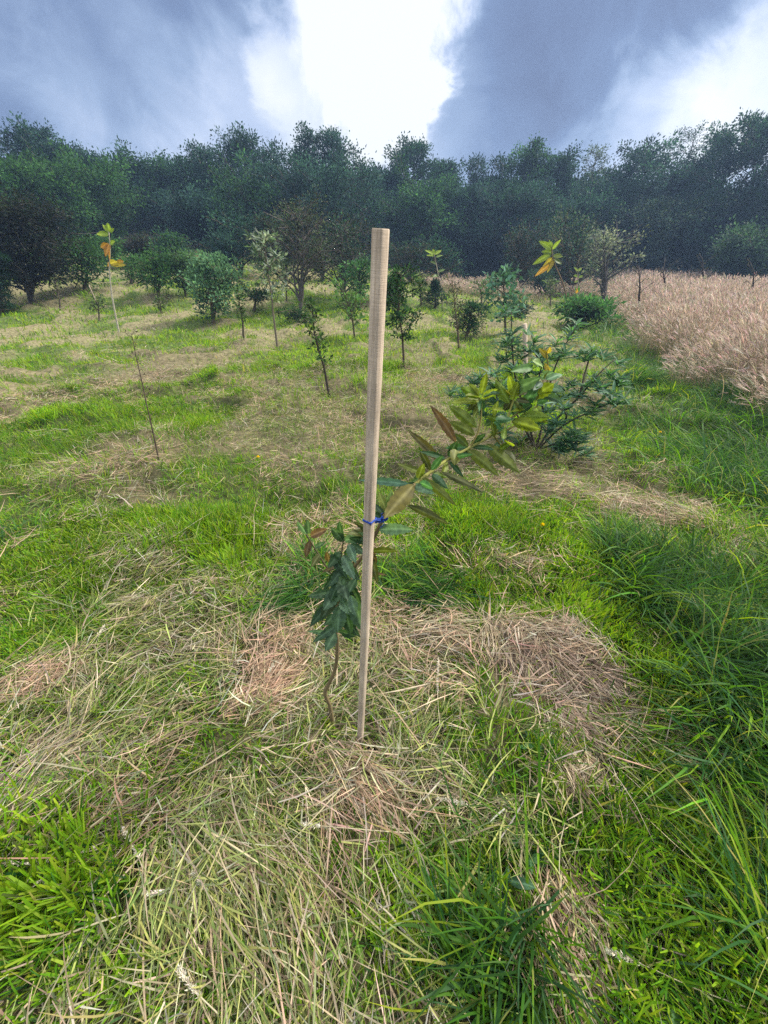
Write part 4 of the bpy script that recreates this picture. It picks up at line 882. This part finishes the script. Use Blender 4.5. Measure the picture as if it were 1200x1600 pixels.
mid('dark_shrub', 'tall dark shrub between the yellow leaved sapling and the silvery tree', 'shrub', 892, 462, 905, 335, 14, SH, R_px=42, r0p=4, minrp=.5, u0=.06, nbr=44, stems=4, nsub=6, nleaf=22, Lp=4.5, Wdp=2.2, sigp=7, cols=C_DK + C_GY, prof='dome', rise=.6)
mid('silvery_tree', 'small silvery grey tree with open forked branches at the left corner of the tall grass', 'small tree', 944, 474, 943, 378, 15, R_px=36, r0p=5, minrp=.8, u0=.2, nbr=22, stems=3, nsub=4, nleaf=18, Lp=5, Wdp=2.4, sigp=3.5, cols=[(.17, .20, .15), (.12, .15, .11), (.22, .24, .19)], prof='top', rise=.8, stemc=(.09, .08, .07))
mid('green_bush', 'low fresh green bush at the corner of the tall grass', 'bush', 908, 515, 912, 478, 16, SH, R_px=34, r0p=3, minrp=.5, u0=.05, nbr=26, stems=5, nsub=5, nleaf=18, Lp=8, Wdp=3.5, sigp=4, cols=[(.05, .14, .04), (.07, .17, .05)], prof='dome')
mid('conifer_shrub', 'low grey green needle leaved shrub behind the glaucous sapling', 'shrub', 842, 468, 842, 430, 17, SH, R_px=20, r0p=2, minrp=.4, u0=.05, nbr=24, stems=3, nsub=4, nleaf=26, Lp=7, Wdp=1, sigp=2, cols=[(.05, .10, .07)], prof='dome', rise=.9)
mid('low_conifer', 'low spiky dark conifer shoot right of the thin dead stemmed sapling', 'conifer', 728, 530, 737, 480, 18, R_px=24, r0p=3, minrp=.5, u0=.1, nbr=24, nsub=4, nleaf=26, Lp=7, Wdp=1.4, sigp=2, cols=[(.02, .06, .03), (.025, .07, .035)], prof='dome', rise=.5, nz=.3)
mid('low_conifer', 'small dark mound shaped conifer left of the thin yellow tipped sapling', 'conifer', 680, 482, 680, 440, 19, R_px=18, r0p=2, minrp=.4, u0=.05, nbr=24, nsub=4, nleaf=22, Lp=5, Wdp=1.4, sigp=2, cols=[(.02, .05, .03)], prof='cone', rise=.2)
mid('low_conifer', 'dark umbrella shaped conifer shoot left of the silvery sapling', 'conifer', 397, 486, 403, 458, 20, R_px=21, r0p=2.5, minrp=.5, u0=.5, nbr=18, nsub=3, nleaf=26, Lp=6, Wdp=1.4, sigp=1.8, cols=[(.015, .05, .02)], prof='flat', rise=.1)
mid('low_conifer', 'dark drooping conifer shoot leaning left of the leafy twig sapling', 'conifer', 478, 506, 458, 484, 21, R_px=20, r0p=2.5, minrp=.5, u0=.1, nbr=16, nsub=3, nleaf=26, Lp=7, Wdp=1.5, sigp=2, cols=[(.02, .06, .02), (.03, .07, .03)], prof='flat', rise=.2, droop=.2)
mid('low_conifer', 'dark flat conifer shoot below the glaucous sapling', 'conifer', 805, 495, 812, 478, 22, R_px=18, r0p=2, minrp=.4, u0=.1, nbr=16, nsub=3, nleaf=22, Lp=6, Wdp=1.4, sigp=2, cols=[(.02, .055, .035)], prof='flat', rise=.15)

mid('slim_sapling', 'silvery leaved slim sapling standing before the brown shrub', 'sapling', 434, 546, 412, 372, 23, SP, R_px=20, r0p=1.8, minrp=.5, u0=.45, nbr=26, nsub=3, nleaf=9, Lp=10, Wdp=3.4, sigp=2.5, cols=[(.20, .25, .19), (.10, .15, .09), (.26, .30, .25), (.08, .13, .07)], prof='egg', rise=.7, stemc=(.17, .14, .10), wob=.015)
mid('slim_sapling', 'short thin sapling right of the round green bush', 'sapling', 381, 530, 372, 458, 24, SP, R_px=9, r0p=1.6, minrp=.5, u0=.3, nbr=16, nsub=2, nleaf=5, Lp=7, Wdp=3, sigp=1.5, cols=[(.06, .12, .04), (.09, .15, .05)], prof='col', rise=.8, stemc=(.09, .08, .05))
mid('slim_sapling', 'leaning thin dark sapling in a ring of hay left of the stake', 'sapling', 515, 620, 488, 478, 25, SP, R_px=12, r0p=2.2, minrp=.6, u0=.35, nbr=24, nsub=2, nleaf=7, Lp=8, Wdp=3.4, sigp=2, cols=[(.05, .11, .03), (.08, .14, .04), (.04, .08, .03)], prof='col', rise=.9, stemc=(.06, .05, .035))
mid('leafy_sapling', 'low forked leafy sapling just left of the stake', 'sapling', 555, 533, 545, 468, 26, SP, R_px=26, r0p=1.6, minrp=.5, u0=.3, nbr=16, nsub=3, nleaf=7, Lp=8, Wdp=3.6, sigp=2.5, cols=[(.06, .14, .03), (.08, .16, .05)], prof='top', rise=1.0, stemc=(.08, .07, .04))
mid('leafy_sapling', 'pale green bushy sapling behind the stake', 'sapling', 562, 482, 560, 415, 27, SP, R_px=20, r0p=2, minrp=.5, u0=.2, nbr=24, nsub=4, nleaf=16, Lp=6, Wdp=3, sigp=3, cols=[(.06, .16, .06), (.09, .19, .08)], prof='egg', rise=.6)
mid('slim_sapling', 'dark leafy sapling on a bare lower stem just right of the stake', 'sapling', 631, 572, 627, 428, 28, SP, R_px=21, r0p=1.8, minrp=.5, u0=.27, nbr=34, nsub=4, nleaf=12, Lp=6.5, Wdp=3.4, sigp=2.5, cols=[(.03, .08, .03), (.045, .10, .035), (.025, .06, .03)], prof='egg', rise=.6, stemc=(.08, .06, .04))
mid('slim_sapling', 'thin reddish twiggy sapling in front of the spiky conifer shoot', 'sapling', 717, 546, 708, 450, 29, SP, R_px=13, r0p=1.6, minrp=.5, u0=.25, nbr=26, nsub=2, nleaf=8, Lp=5, Wdp=2, sigp=2, cols=[(.07, .09, .04), (.05, .07, .035), (.10, .09, .05)], prof='col', rise=.9, stemc=(.10, .07, .05))
mid('glaucous_sapling', 'blue green leaved sapling behind the big branch tips', 'sapling', 790, 522, 785, 432, 30, SP, R_px=22, r0p=1.8, minrp=.5, u0=.15, nbr=24, nsub=3, nleaf=9, Lp=9, Wdp=5, sigp=3, cols=[(.08, .18, .12), (.11, .22, .16), (.06, .14, .07)], prof='top', rise=.7)
mid('slim_sapling', 'tiny bare twig sapling at the left behind the bare hay', 'sapling', 95, 486, 86, 440, 31, SP, R_px=9, r0p=1.4, minrp=.5, u0=.3, nbr=12, nsub=2, nleaf=3, Lp=4, Wdp=2, sigp=1.5, cols=[(.06, .08, .03)], prof='col', rise=.9, stemc=(.10, .08, .06))
mid('leafy_sapling', 'small yellowish leafy sapling between the spiky shoots right of the stake', 'sapling', 658, 478, 657, 442, 32, SP, R_px=12, r0p=1.4, minrp=.5, u0=.2, nbr=16, nsub=2, nleaf=8, Lp=6, Wdp=3, sigp=2, cols=[(.12, .17, .04), (.08, .14, .04)], prof='egg', rise=.7)
mid('leafy_sapling', 'small twiggy sapling between the dark leafy sapling and the glaucous one', 'sapling', 752, 478, 752, 445, 33, SP, R_px=12, r0p=1.4, minrp=.5, u0=.2, nbr=14, nsub=2, nleaf=7, Lp=5, Wdp=2.5, sigp=2, cols=[(.08, .13, .05)], prof='egg', rise=.7)
mid('bare_sapling', 'nearly bare dark twig leaning left over the hay in the left foreground', 'sapling', 249, 722, 205, 520, 34, SP, R_px=9, r0p=1.3, minrp=.4, u0=.25, nbr=22, nsub=1, nleaf=3, Lp=4, Wdp=2, sigp=1.2, cols=[(.05, .04, .03), (.04, .05, .02)], prof='col', rise=.7, stemc=(.10, .075, .055), wob=.012)
for i, (bx, by, tx, ty, lb) in enumerate([(998, 478, 996, 418, 'bare dark dead sapling standing in the left part of the tall grass'), (1096, 452, 1098, 405, 'forked dead sapling standing in the middle of the tall grass'),
                                         (1180, 470, 1178, 422, 'bent bare stem standing in the tall grass near the right edge'), (1040, 462, 1036, 418, 'thin leafless stem between the two dead saplings in the tall grass')]):
    b = ground(bx, by + 22); t = at(tx, ty, b[1]); m = b[1] / 690
    plant('dead_sapling', lb, 'dead sapling', b, t, group='dead saplings in the tall grass', r0=2.2 * m, minr=.5 * m, u0=.5, nbr=7, Rr=13 * m, prof='flat', rise=.9, nsub=2, nleaf=2, L=3 * m, Wd=1.5 * m, cols=[(.05, .05, .03)], sig=.02, stemc=(.05, .04, .03), seed=70 + i)

for i, (bx, by, tx, ty, rp, cc, lb) in enumerate([
    (75, 452, 78, 390, 30, C_GR, 'dark green scrub between the brownish shrub and the green shrub at the left'), (170, 438, 168, 380, 26, C_GR, 'scrubby green shrub behind the white stemmed sapling'),
    (225, 436, 222, 375, 22, C_BR, 'brown green scrub behind the small green shrubs at the left'), (270, 440, 268, 372, 26, C_GR + C_BG, 'green scrub rising behind the pale low shrub'),
    (350, 446, 352, 380, 26, C_BG, 'blue green scrub right behind the round bush'), (415, 452, 420, 345, 30, C_BR + C_DK, 'dark scrub behind the silvery sapling'),
    (505, 455, 502, 380, 28, C_BR + C_GY, 'grey scrub between the two brown shrubs'), (590, 452, 592, 385, 26, C_BR + C_DK, 'dark scrub hidden partly behind the stake'),
    (735, 436, 738, 388, 18, C_BR, 'small brown scrub standing in the strip of dry grass'), (850, 446, 850, 372, 26, C_BR + C_DK, 'dark brown scrub behind the large yellow leaved sapling'),
    (980, 440, 985, 385, 24, C_DK, 'dark scrub just behind the silvery tree'), (610, 490, 607, 440, 11, C_GR, 'narrow green scrub beside the stake on the right')]):
    if bx < 620: by -= 16
    mid('scrub_bush', lb, 'scrub bush', bx, by, tx, ty, 200 + i, 'scrub bushes along the back of the meadow', R_px=rp * .8, r0p=2.5, minrp=.45, u0=.08, nbr=28, stems=4, nsub=5, nleaf=30, Lp=4.5, Wdp=2.1, sigp=5, cols=cc, prof='dome', rise=.8)
for i, (bx, by, tx, ty, lb) in enumerate([(545, 500, 543, 462, 'tiny sapling left of the stake above the forked one'), (448, 470, 446, 430, 'thin sapling at the foot of the tall brown shrub'), (252, 490, 250, 470, 'tiny twig in the grass below the small green shrub'),
    (860, 480, 862, 440, 'thin twig left of the fresh green bush'), (768, 470, 770, 430, 'thin twig behind the glaucous sapling'), (620, 500, 622, 460, 'slight sapling behind the dark leafy one'), (155, 500, 153, 470, 'tiny twig sapling left of the white stemmed one')]):
    mid('twig_sapling', lb, 'twig sapling', bx, by, tx, ty, 240 + i, 'small twiggy saplings', R_px=9, r0p=1.2, minrp=.4, u0=.25, nbr=14, nsub=2, nleaf=8, Lp=5, Wdp=2.3, sigp=2, cols=[(.07, .11, .04), (.09, .13, .05)], prof='egg', rise=.8, stemc=(.12, .10, .07))
# saplings with a few large leaves one can count: stem and placed leaves
def big_leaf_sapling(name, label, stem_px, by, leaves, stemc, r=1.6, twigs=(), group=SP):
    b = ground(stem_px[0][0], stem_px[0][1]); Y = b[1]; mpp = Y / (F * math.cos(TH) + (800 - stem_px[0][1] + 60) * math.sin(TH))
    root = empty(name, b, label, 'sapling', group)
    P = [b - np.array([0, 0, .05]), b] + [at(x, y, Y) for x, y in stem_px[1:]]
    B = Buf(); tube(B, spline(P, 30), np.linspace(r * mpp, r * mpp * .45, 30), stemc, 7)
    for tw in twigs: tube(B, spline([at(x, y, Y + .02 * i) for i, (x, y) in enumerate(tw)], 8), r * mpp * .4, stemc, 5)
    B.build('stem', M_BARK, root, smooth=True, origin=b)
    B = Buf()
    for (x0, y0, x1, y1, w, c) in leaves:
        broad_leaf(B, at(x0, y0, Y), at(x1, y1, Y + buf_rng.normal(0, 4) * mpp), w * mpp, c, sag=.05, fold=.25, roll=buf_rng.normal(0, .3), facing=(0, -1, .5), serr=.0, nl=9)
    B.build('leaves', M_BROAD, root, smooth=True, origin=b)
OR = (.42, .22, .04); YG = (.22, .30, .03); YO = (.36, .28, .03)
big_leaf_sapling('white_stemmed_sapling', 'slender white stemmed sapling with yellow and orange leaves at the left',
    [(186, 519), (180, 490), (174, 455), (171, 420), (172, 390), (170, 362)], 519,
    [(171, 362, 168, 347, 10, YG), (171, 364, 160, 350, 6, YG), (170, 366, 150, 365, 8, YG), (172, 363, 178, 356, 6, YG), (172, 382, 180, 376, 7, YG), (171, 380, 164, 400, 9, OR), (169, 383, 157, 386, 9, OR), (171, 385, 171, 405, 8, OR), (170, 381, 162, 393, 8, OR),
     (172, 412, 183, 408, 9, YO), (173, 413, 196, 413, 9, YO), (172, 411, 168, 416, 6, OR), (183, 410, 193, 408, 7, OR)], (.42, .38, .30), 1.5)
big_leaf_sapling('yellow_leaved_sapling', 'slender sapling with a crown of large yellow leaves before the dark shrubs at right',
    [(888, 505), (886, 480), (882, 450), (872, 425), (864, 405), (862, 385)], 500,
    [(863, 390, 842, 375, 9, YG), (863, 390, 877, 373, 7, YG), (864, 395, 846, 392, 8, (.16, .22, .03)), (864, 400, 880, 400, 8, (.14, .18, .03)), (862, 396, 832, 412, 9, (.20, .26, .03)), (864, 402, 848, 416, 8, YO), (866, 408, 836, 430, 9, OR),
     (862, 388, 858, 374, 6, YG), (866, 405, 878, 412, 7, (.10, .14, .04)), (868, 412, 852, 405, 7, (.15, .2, .04)), (866, 404, 855, 425, 7, YO)], (.16, .11, .06), 1.5)
big_leaf_sapling('yellow_leaved_sapling', 'short yellow leaved sapling right beside the larger yellow leaved one',
    [(906, 476), (905, 455), (903, 435), (903, 422)], 476,
    [(903, 424, 897, 417, 5, YG), (903, 424, 909, 418, 5, YG), (903, 432, 896, 430, 6, YG), (904, 434, 911, 430, 5, YG), (904, 440, 897, 440, 6, (.25, .32, .04)), (904, 450, 900, 458, 6, OR)], (.30, .27, .20), 1.2)
big_leaf_sapling('yellow_leaved_sapling', 'thin sapling tipped with yellow leaves behind the mound shaped conifer',
    [(691, 481), (690, 455), (684, 425), (680, 405), (678, 396)], 481,
    [(679, 398, 664, 390, 6, YG), (679, 400, 666, 398, 6, YG), (679, 398, 690, 390, 6, YG), (679, 398, 676, 388, 5, YG), (681, 402, 692, 398, 5, (.12, .18, .04)), (682, 412, 672, 408, 5, (.10, .15, .04)), (684, 425, 696, 420, 5, (.10, .16, .05)), (685, 430, 676, 432, 5, (.12, .18, .05))], (.32, .28, .20), 1.1)

# thin leaning white stake and the short stake among the rear shrub
b = ground(151, 473); box_stake(b, at(139, 446, b[1]), .03, .4, 'thin_stake', 'thin leaning whitish stake far back at the left')
b = ground(822, 640); box_stake(b, at(820, 506, b[1]), .036, .5, 'wooden_stake', 'short tan timber stake standing inside the dark leaved shrub')

# ---- shrub with whorled narrow leaves behind the branch tips
def whorl_shrub():
    b = ground(838, 705); root = empty('whorl_leaved_shrub', b, 'sprawling shrub with whorls of narrow blue green leaves behind the bent sapling', 'shrub')
    Y = b[1]; B = Buf(); LB = Buf(); rg = np.random.default_rng(5)
    mains = [[(838, 705, 0), (822, 650, .05), (805, 590, .1), (800, 530, .1), (799, 488, .1)], [(838, 705, 0), (850, 650, .1), (862, 590, .2), (880, 545, .2), (905, 505, .25)],
             [(838, 705, 0), (870, 655, 0), (905, 620, -.05), (935, 585, -.05), (962, 560, 0)], [(838, 705, 0), (880, 665, -.1), (930, 640, -.2), (972, 622, -.2)],
             [(838, 705, 0), (862, 695, -.15), (892, 690, -.25)], [(838, 705, 0), (815, 660, -.1), (790, 620, -.15), (775, 585, -.1)], [(862, 590, .2), (840, 560, .2), (830, 520, .2)], [(850, 650, .1), (842, 600, .05), (848, 565, 0)],
             [(905, 620, -.05), (915, 580, .1), (925, 545, .15)], [(880, 665, -.1), (885, 650, -.25), (880, 640, -.3)]]
    for m in mains:
        P = spline([at(x, y, Y + d) for x, y, d in m], 16); P[0] = P[0]; tube(B, P, np.linspace(.011, .004, 16), (.07, .06, .045), 6)
    B.build('trunk', M_BARK, root, smooth=True, origin=b)
    wh = [(799, 488, .1), (800, 515, .1), (796, 540, .1), (790, 562, .08), (812, 560, .1), (776, 585, -.1), (790, 600, -.1), (768, 600, -.1), (830, 520, .2), (842, 545, .2), (822, 545, .15), (848, 565, 0), (838, 585, .05), (905, 505, .25), (893, 528, .22), (880, 548, .2), (868, 560, .2),
          (925, 545, .15), (940, 555, .1), (962, 560, 0), (952, 578, -.03), (935, 585, -.05), (965, 595, -.1), (920, 600, 0), (905, 615, -.05), (972, 622, -.2), (955, 628, -.2), (935, 636, -.2), (915, 640, -.15), (890, 600, .1), (880, 620, .05), (880, 640, -.3), (868, 655, -.2),
          (892, 690, -.25), (905, 685, -.28), (880, 690, -.2), (865, 690, -.15), (888, 672, -.2), (860, 672, -.1), (850, 640, .05), (900, 560, .2), (860, 610, .15), (945, 605, -.1), (780, 545, .1), (818, 595, .05), (898, 700, -.28), (872, 702, -.22), (728, 622, -.1), (745, 640, -.1), (760, 652, -.1), (752, 600, -.1), (735, 600, -.1), (775, 625, -.1), (790, 650, -.05), (712, 612, -.1), (785, 680, -.1), (830, 660, 0)]
    for x, y, d in wh + [(x + rg.normal(0, 10), y + rg.normal(4, 9), d + rg.normal(0, .1)) for x, y, d in wh[::1]]:
        c = at(x + rg.normal(0, 3), y + rg.normal(0, 3), Y + d + rg.normal(0, .04)); ax = np.array([rg.normal(0, .5), rg.normal(0, .5), 1.0]); k = rg.integers(13, 20)
        col0 = np.array([(.05, .13, .055), (.065, .15, .085), (.04, .10, .06), (.08, .17, .075)][rg.integers(0, 4)])
        for j in range(k):
            a = j * 2.4 + rg.normal(0, .2); dv = np.array([math.cos(a), math.sin(a), rg.uniform(-.2, .9)]) + ax * .25; dv /= np.linalg.norm(dv)
            c0 = c - np.array([0, 0, .03]) * rg.random() * 1.5
            broad_leaf(LB, c0, c0 + dv * rg.uniform(.08, .15), rg.uniform(.016, .025), col0 * (1 + .2 * rg.normal()), sag=.2, fold=.3, serr=0, nl=6, roll=rg.normal(0, .3))
    LB.build('foliage', M_BROAD, root, smooth=True, origin=b)
whorl_shrub()

def bent_stems():
    B = Buf(); n = 420; a = rng.uniform(R(20), R(54), n); r = rng.uniform(4.2, 14, n); x = r * np.sin(a); y = r * np.cos(a); e = field_edge(x, y); k = (e > -.25) & (e < 2.5); x, y = x[k], y[k]; n = len(x)
    base = np.stack([x, y, terrain(x, y)], -1); phi = R(190) + rng.normal(0, .8, n); L = rng.uniform(.7, 1.25, n); t0 = rng.uniform(.1, .5, n); kk = rng.uniform(.5, 1.4, n)
    ribbons(B, base, phi, L, rng.uniform(.003, .005, n), t0, kk, palette(n, [(.46, .38, .22), (.30, .30, .12), (.52, .45, .30)]), 6)
    tag(B.build('bent_stems', M_HAY), 'bent straw coloured stems leaning out of the tall grass', 'grass stems', kind='stuff')
bent_stems()
# ---- dandelions, weeds and pale seed stalks in the foreground
def dandelion(px, py, label):
    b = ground(px, py + 6); root = empty('dandelion', b, label, 'flower', 'yellow dandelions in the grass'); B = Buf()
    h = .075; tube(B, np.array([[0, 0, -.01], [.003, 0, h * .5], [0, -.004, h]]), .0015, (.12, .2, .05), 6); B.build('stem', M_BARK, root, smooth=True)
    B = Buf(); n = 70; a = np.arange(n) * 2.39996; e = np.linspace(.1, 1.45, n)
    d = np.stack([np.cos(a) * np.sin(e), np.sin(a) * np.sin(e), np.cos(e)], -1); rleaves(B, np.tile([0, -.004, h], (n, 1)), d, .019, .005, palette(n, [(.80, .62, .01), (.75, .50, .01)], .05), .2); B.build('flower_head', M_BROAD, root)
dandelion(406, 720, 'yellow dandelion in the grass left of the stake'); dandelion(843, 829, 'yellow dandelion right of the stake below the branch'); dandelion(1027, 680, 'yellow dandelion near the tall grass at the right')
def weed(px, py, n, Ln, w, label, cols):
    b = ground(px, py); root = empty('broadleaf_weed', b, label, 'weed', 'broad leaved weeds in the grass'); B = Buf(); rg = np.random.default_rng(int(px))
    for i in range(n):
        a = i * 2.4 + rg.normal(0, .2); dv = np.array([math.cos(a), math.sin(a), rg.uniform(.15, .9)]); dv /= np.linalg.norm(dv)
        c0 = np.array([rg.normal(0, .012), rg.normal(0, .012), .005 + .03 * rg.random()]); l = Ln * rg.uniform(.6, 1.1)
        broad_leaf(B, c0, c0 + dv * l, w * rg.uniform(.7, 1.1), np.array(cols[i % len(cols)]) * (1 + .15 * rg.normal()), sag=.3, fold=.2, serr=.02, nl=9, roll=rg.normal(0, .3), veins=False)
    B.build('leaves', M_BROAD, root, smooth=True)
weed(842, 1172, 18, .085, .026, 'dark green leafy weed at the foot of the brown hay mound', [(.03, .10, .03), (.04, .13, .04), (.05, .14, .05)])
weed(825, 1330, 14, .09, .030, 'broad leaved weed in the grass below the hay mound', [(.04, .12, .03), (.05, .14, .05)])
weed(540, 1478, 8, .05, .02, 'small lime green weed among straw at the bottom left of centre', [(.12, .22, .03)])
weed(785, 1385, 10, .08, .03, 'leafy weed left of the bottom straw strip', [(.04, .11, .04), (.05, .12, .06)])
weed(355, 1065, 9, .055, .022, 'small green weed left of the pinkish hay tuft', [(.06, .16, .03)])
weed(1040, 1560, 8, .08, .034, 'round leaved weed at the bottom right', [(.06, .14, .04)])
def seed_stalk(stem_px, head_frac, label, hw=.010, zl=.05):
    pts = [ground(x, y) for x, y in stem_px]; z = np.linspace(.02, 1, len(pts)); P = np.array([p + np.array([0, 0, zl + .02 * k]) for p, k in zip(pts, z)]); b = P[0].copy(); b[2] -= zl
    root = empty('seed_stalk', b, label, 'grass stalk', 'pale seed stalks lying on the grass'); S_ = spline(P, 40); rg = np.random.default_rng(int(stem_px[0][0] + stem_px[0][1]))
    B = Buf(); tube(B, S_, np.linspace(.0016, .0008, 40), (.50, .45, .30), 5); B.build('stem', M_HAY, root, smooth=True, origin=b)
    B = Buf(); i0 = int(40 * (1 - head_frac)); H = S_[i0:]; n = 190; k = rg.integers(0, len(H) - 1, n); d = (H[-1] - H[0]); d /= np.linalg.norm(d)
    t = k / len(H); Pp = H[k] + (H[k + 1] - H[k]) * rg.random((n, 1)) + rg.normal(size=(n, 3)) * hw * .18 * (np.sin(math.pi * (t * .85 + .1)))[:, None]
    rleaves(B, Pp, d + rg.normal(size=(n, 3)) * .5, rg.uniform(.006, .012, n), rg.uniform(.002, .004, n), palette(n, [(.62, .58, .48), (.52, .48, .38), (.70, .66, .56)], .08, rg), .3, rg); B.build('seed_head', M_HAY, root, origin=b)
for sp, hf, lb in [([(135, 1065), (142, 1035), (158, 1012), (172, 994)], .3, 'short white seed stalk on the hay at the left'), ([(280, 1345), (200, 1335), (140, 1345), (75, 1362), (30, 1362)], .45, 'white seed stalk pointing left over the lime green grass'),
                   ([(290, 1255), (200, 1315), (140, 1345), (75, 1395)], .5, 'white seed stalk crossing the leftmost one in the lime green grass'), ([(240, 1390), (225, 1345), (205, 1310)], .6, 'fluffy seed stalk lying on the straw right of the crossed pair'),
                   ([(640, 1312), (560, 1308), (475, 1302)], .2, 'single seed stalk lying flat across the centre straw'), ([(360, 1390), (300, 1400), (240, 1410)], .4, 'seed stalk on the straw in the lower left middle'),
                   ([(350, 1430), (330, 1400), (312, 1378)], .6, 'short seed head lying among the lower straw bundle'), ([(350, 1590), (310, 1550), (292, 1520)], .7, 'seed head at the bottom edge left of centre'),
                   ([(1180, 1590), (1080, 1555), (1000, 1520), (935, 1495)], .3, 'long seed stalk lying across the dark grass at the bottom right'), ([(760, 1290), (720, 1268), (680, 1262)], .6, 'fluffy seed head on the grass right of the centre straw'),
                   ([(686, 1150), (682, 1100), (683, 1045)], .5, 'upright lying seed stalk right of the foot of the stake'), ([(1010, 1060), (930, 1020), (850, 998)], .25, 'seed stalk over the top of the brown hay mound'),
                   ([(400, 1075), (430, 1050), (425, 1065)], .4, 'thin seed stalk caught on the pinkish hay')]:
    seed_stalk(sp, hf, lb)

# ---- thin blue volume added in place of lens glare over the wood
def glare_veil():
    import bmesh
    me = bpy.data.meshes.new('glare_veil'); bm = bmesh.new(); bmesh.ops.create_cube(bm, size=1)
    lo = np.array([-155, -65, -2.5]); hi = np.array([155, 155, 16.0])
    for v in bm.verts: v.co = [(lo[i] + hi[i]) / 2 + v.co[i] * (hi[i] - lo[i]) for i in range(3)]
    bm.to_mesh(me); bm.free(); o = bpy.data.objects.new('glare_veil', me); COL.objects.link(o)
    m = bpy.data.materials.new('glare_veil'); m.use_nodes = True; N = m.node_tree.nodes; N.clear()
    out = N.new('ShaderNodeOutputMaterial'); v = N.new('ShaderNodeVolumePrincipled')
    v.inputs['Color'].default_value = (.42, .62, 1, 1); v.inputs['Density'].default_value = .0018; v.inputs['Anisotropy'].default_value = .3
    m.node_tree.links.new(v.outputs[0], out.inputs['Volume']); me.materials.append(m)
    tag(o, 'thin pale blue veil added in place of lens glare over the wood', 'glare_veil', kind='stuff')
glare_veil()
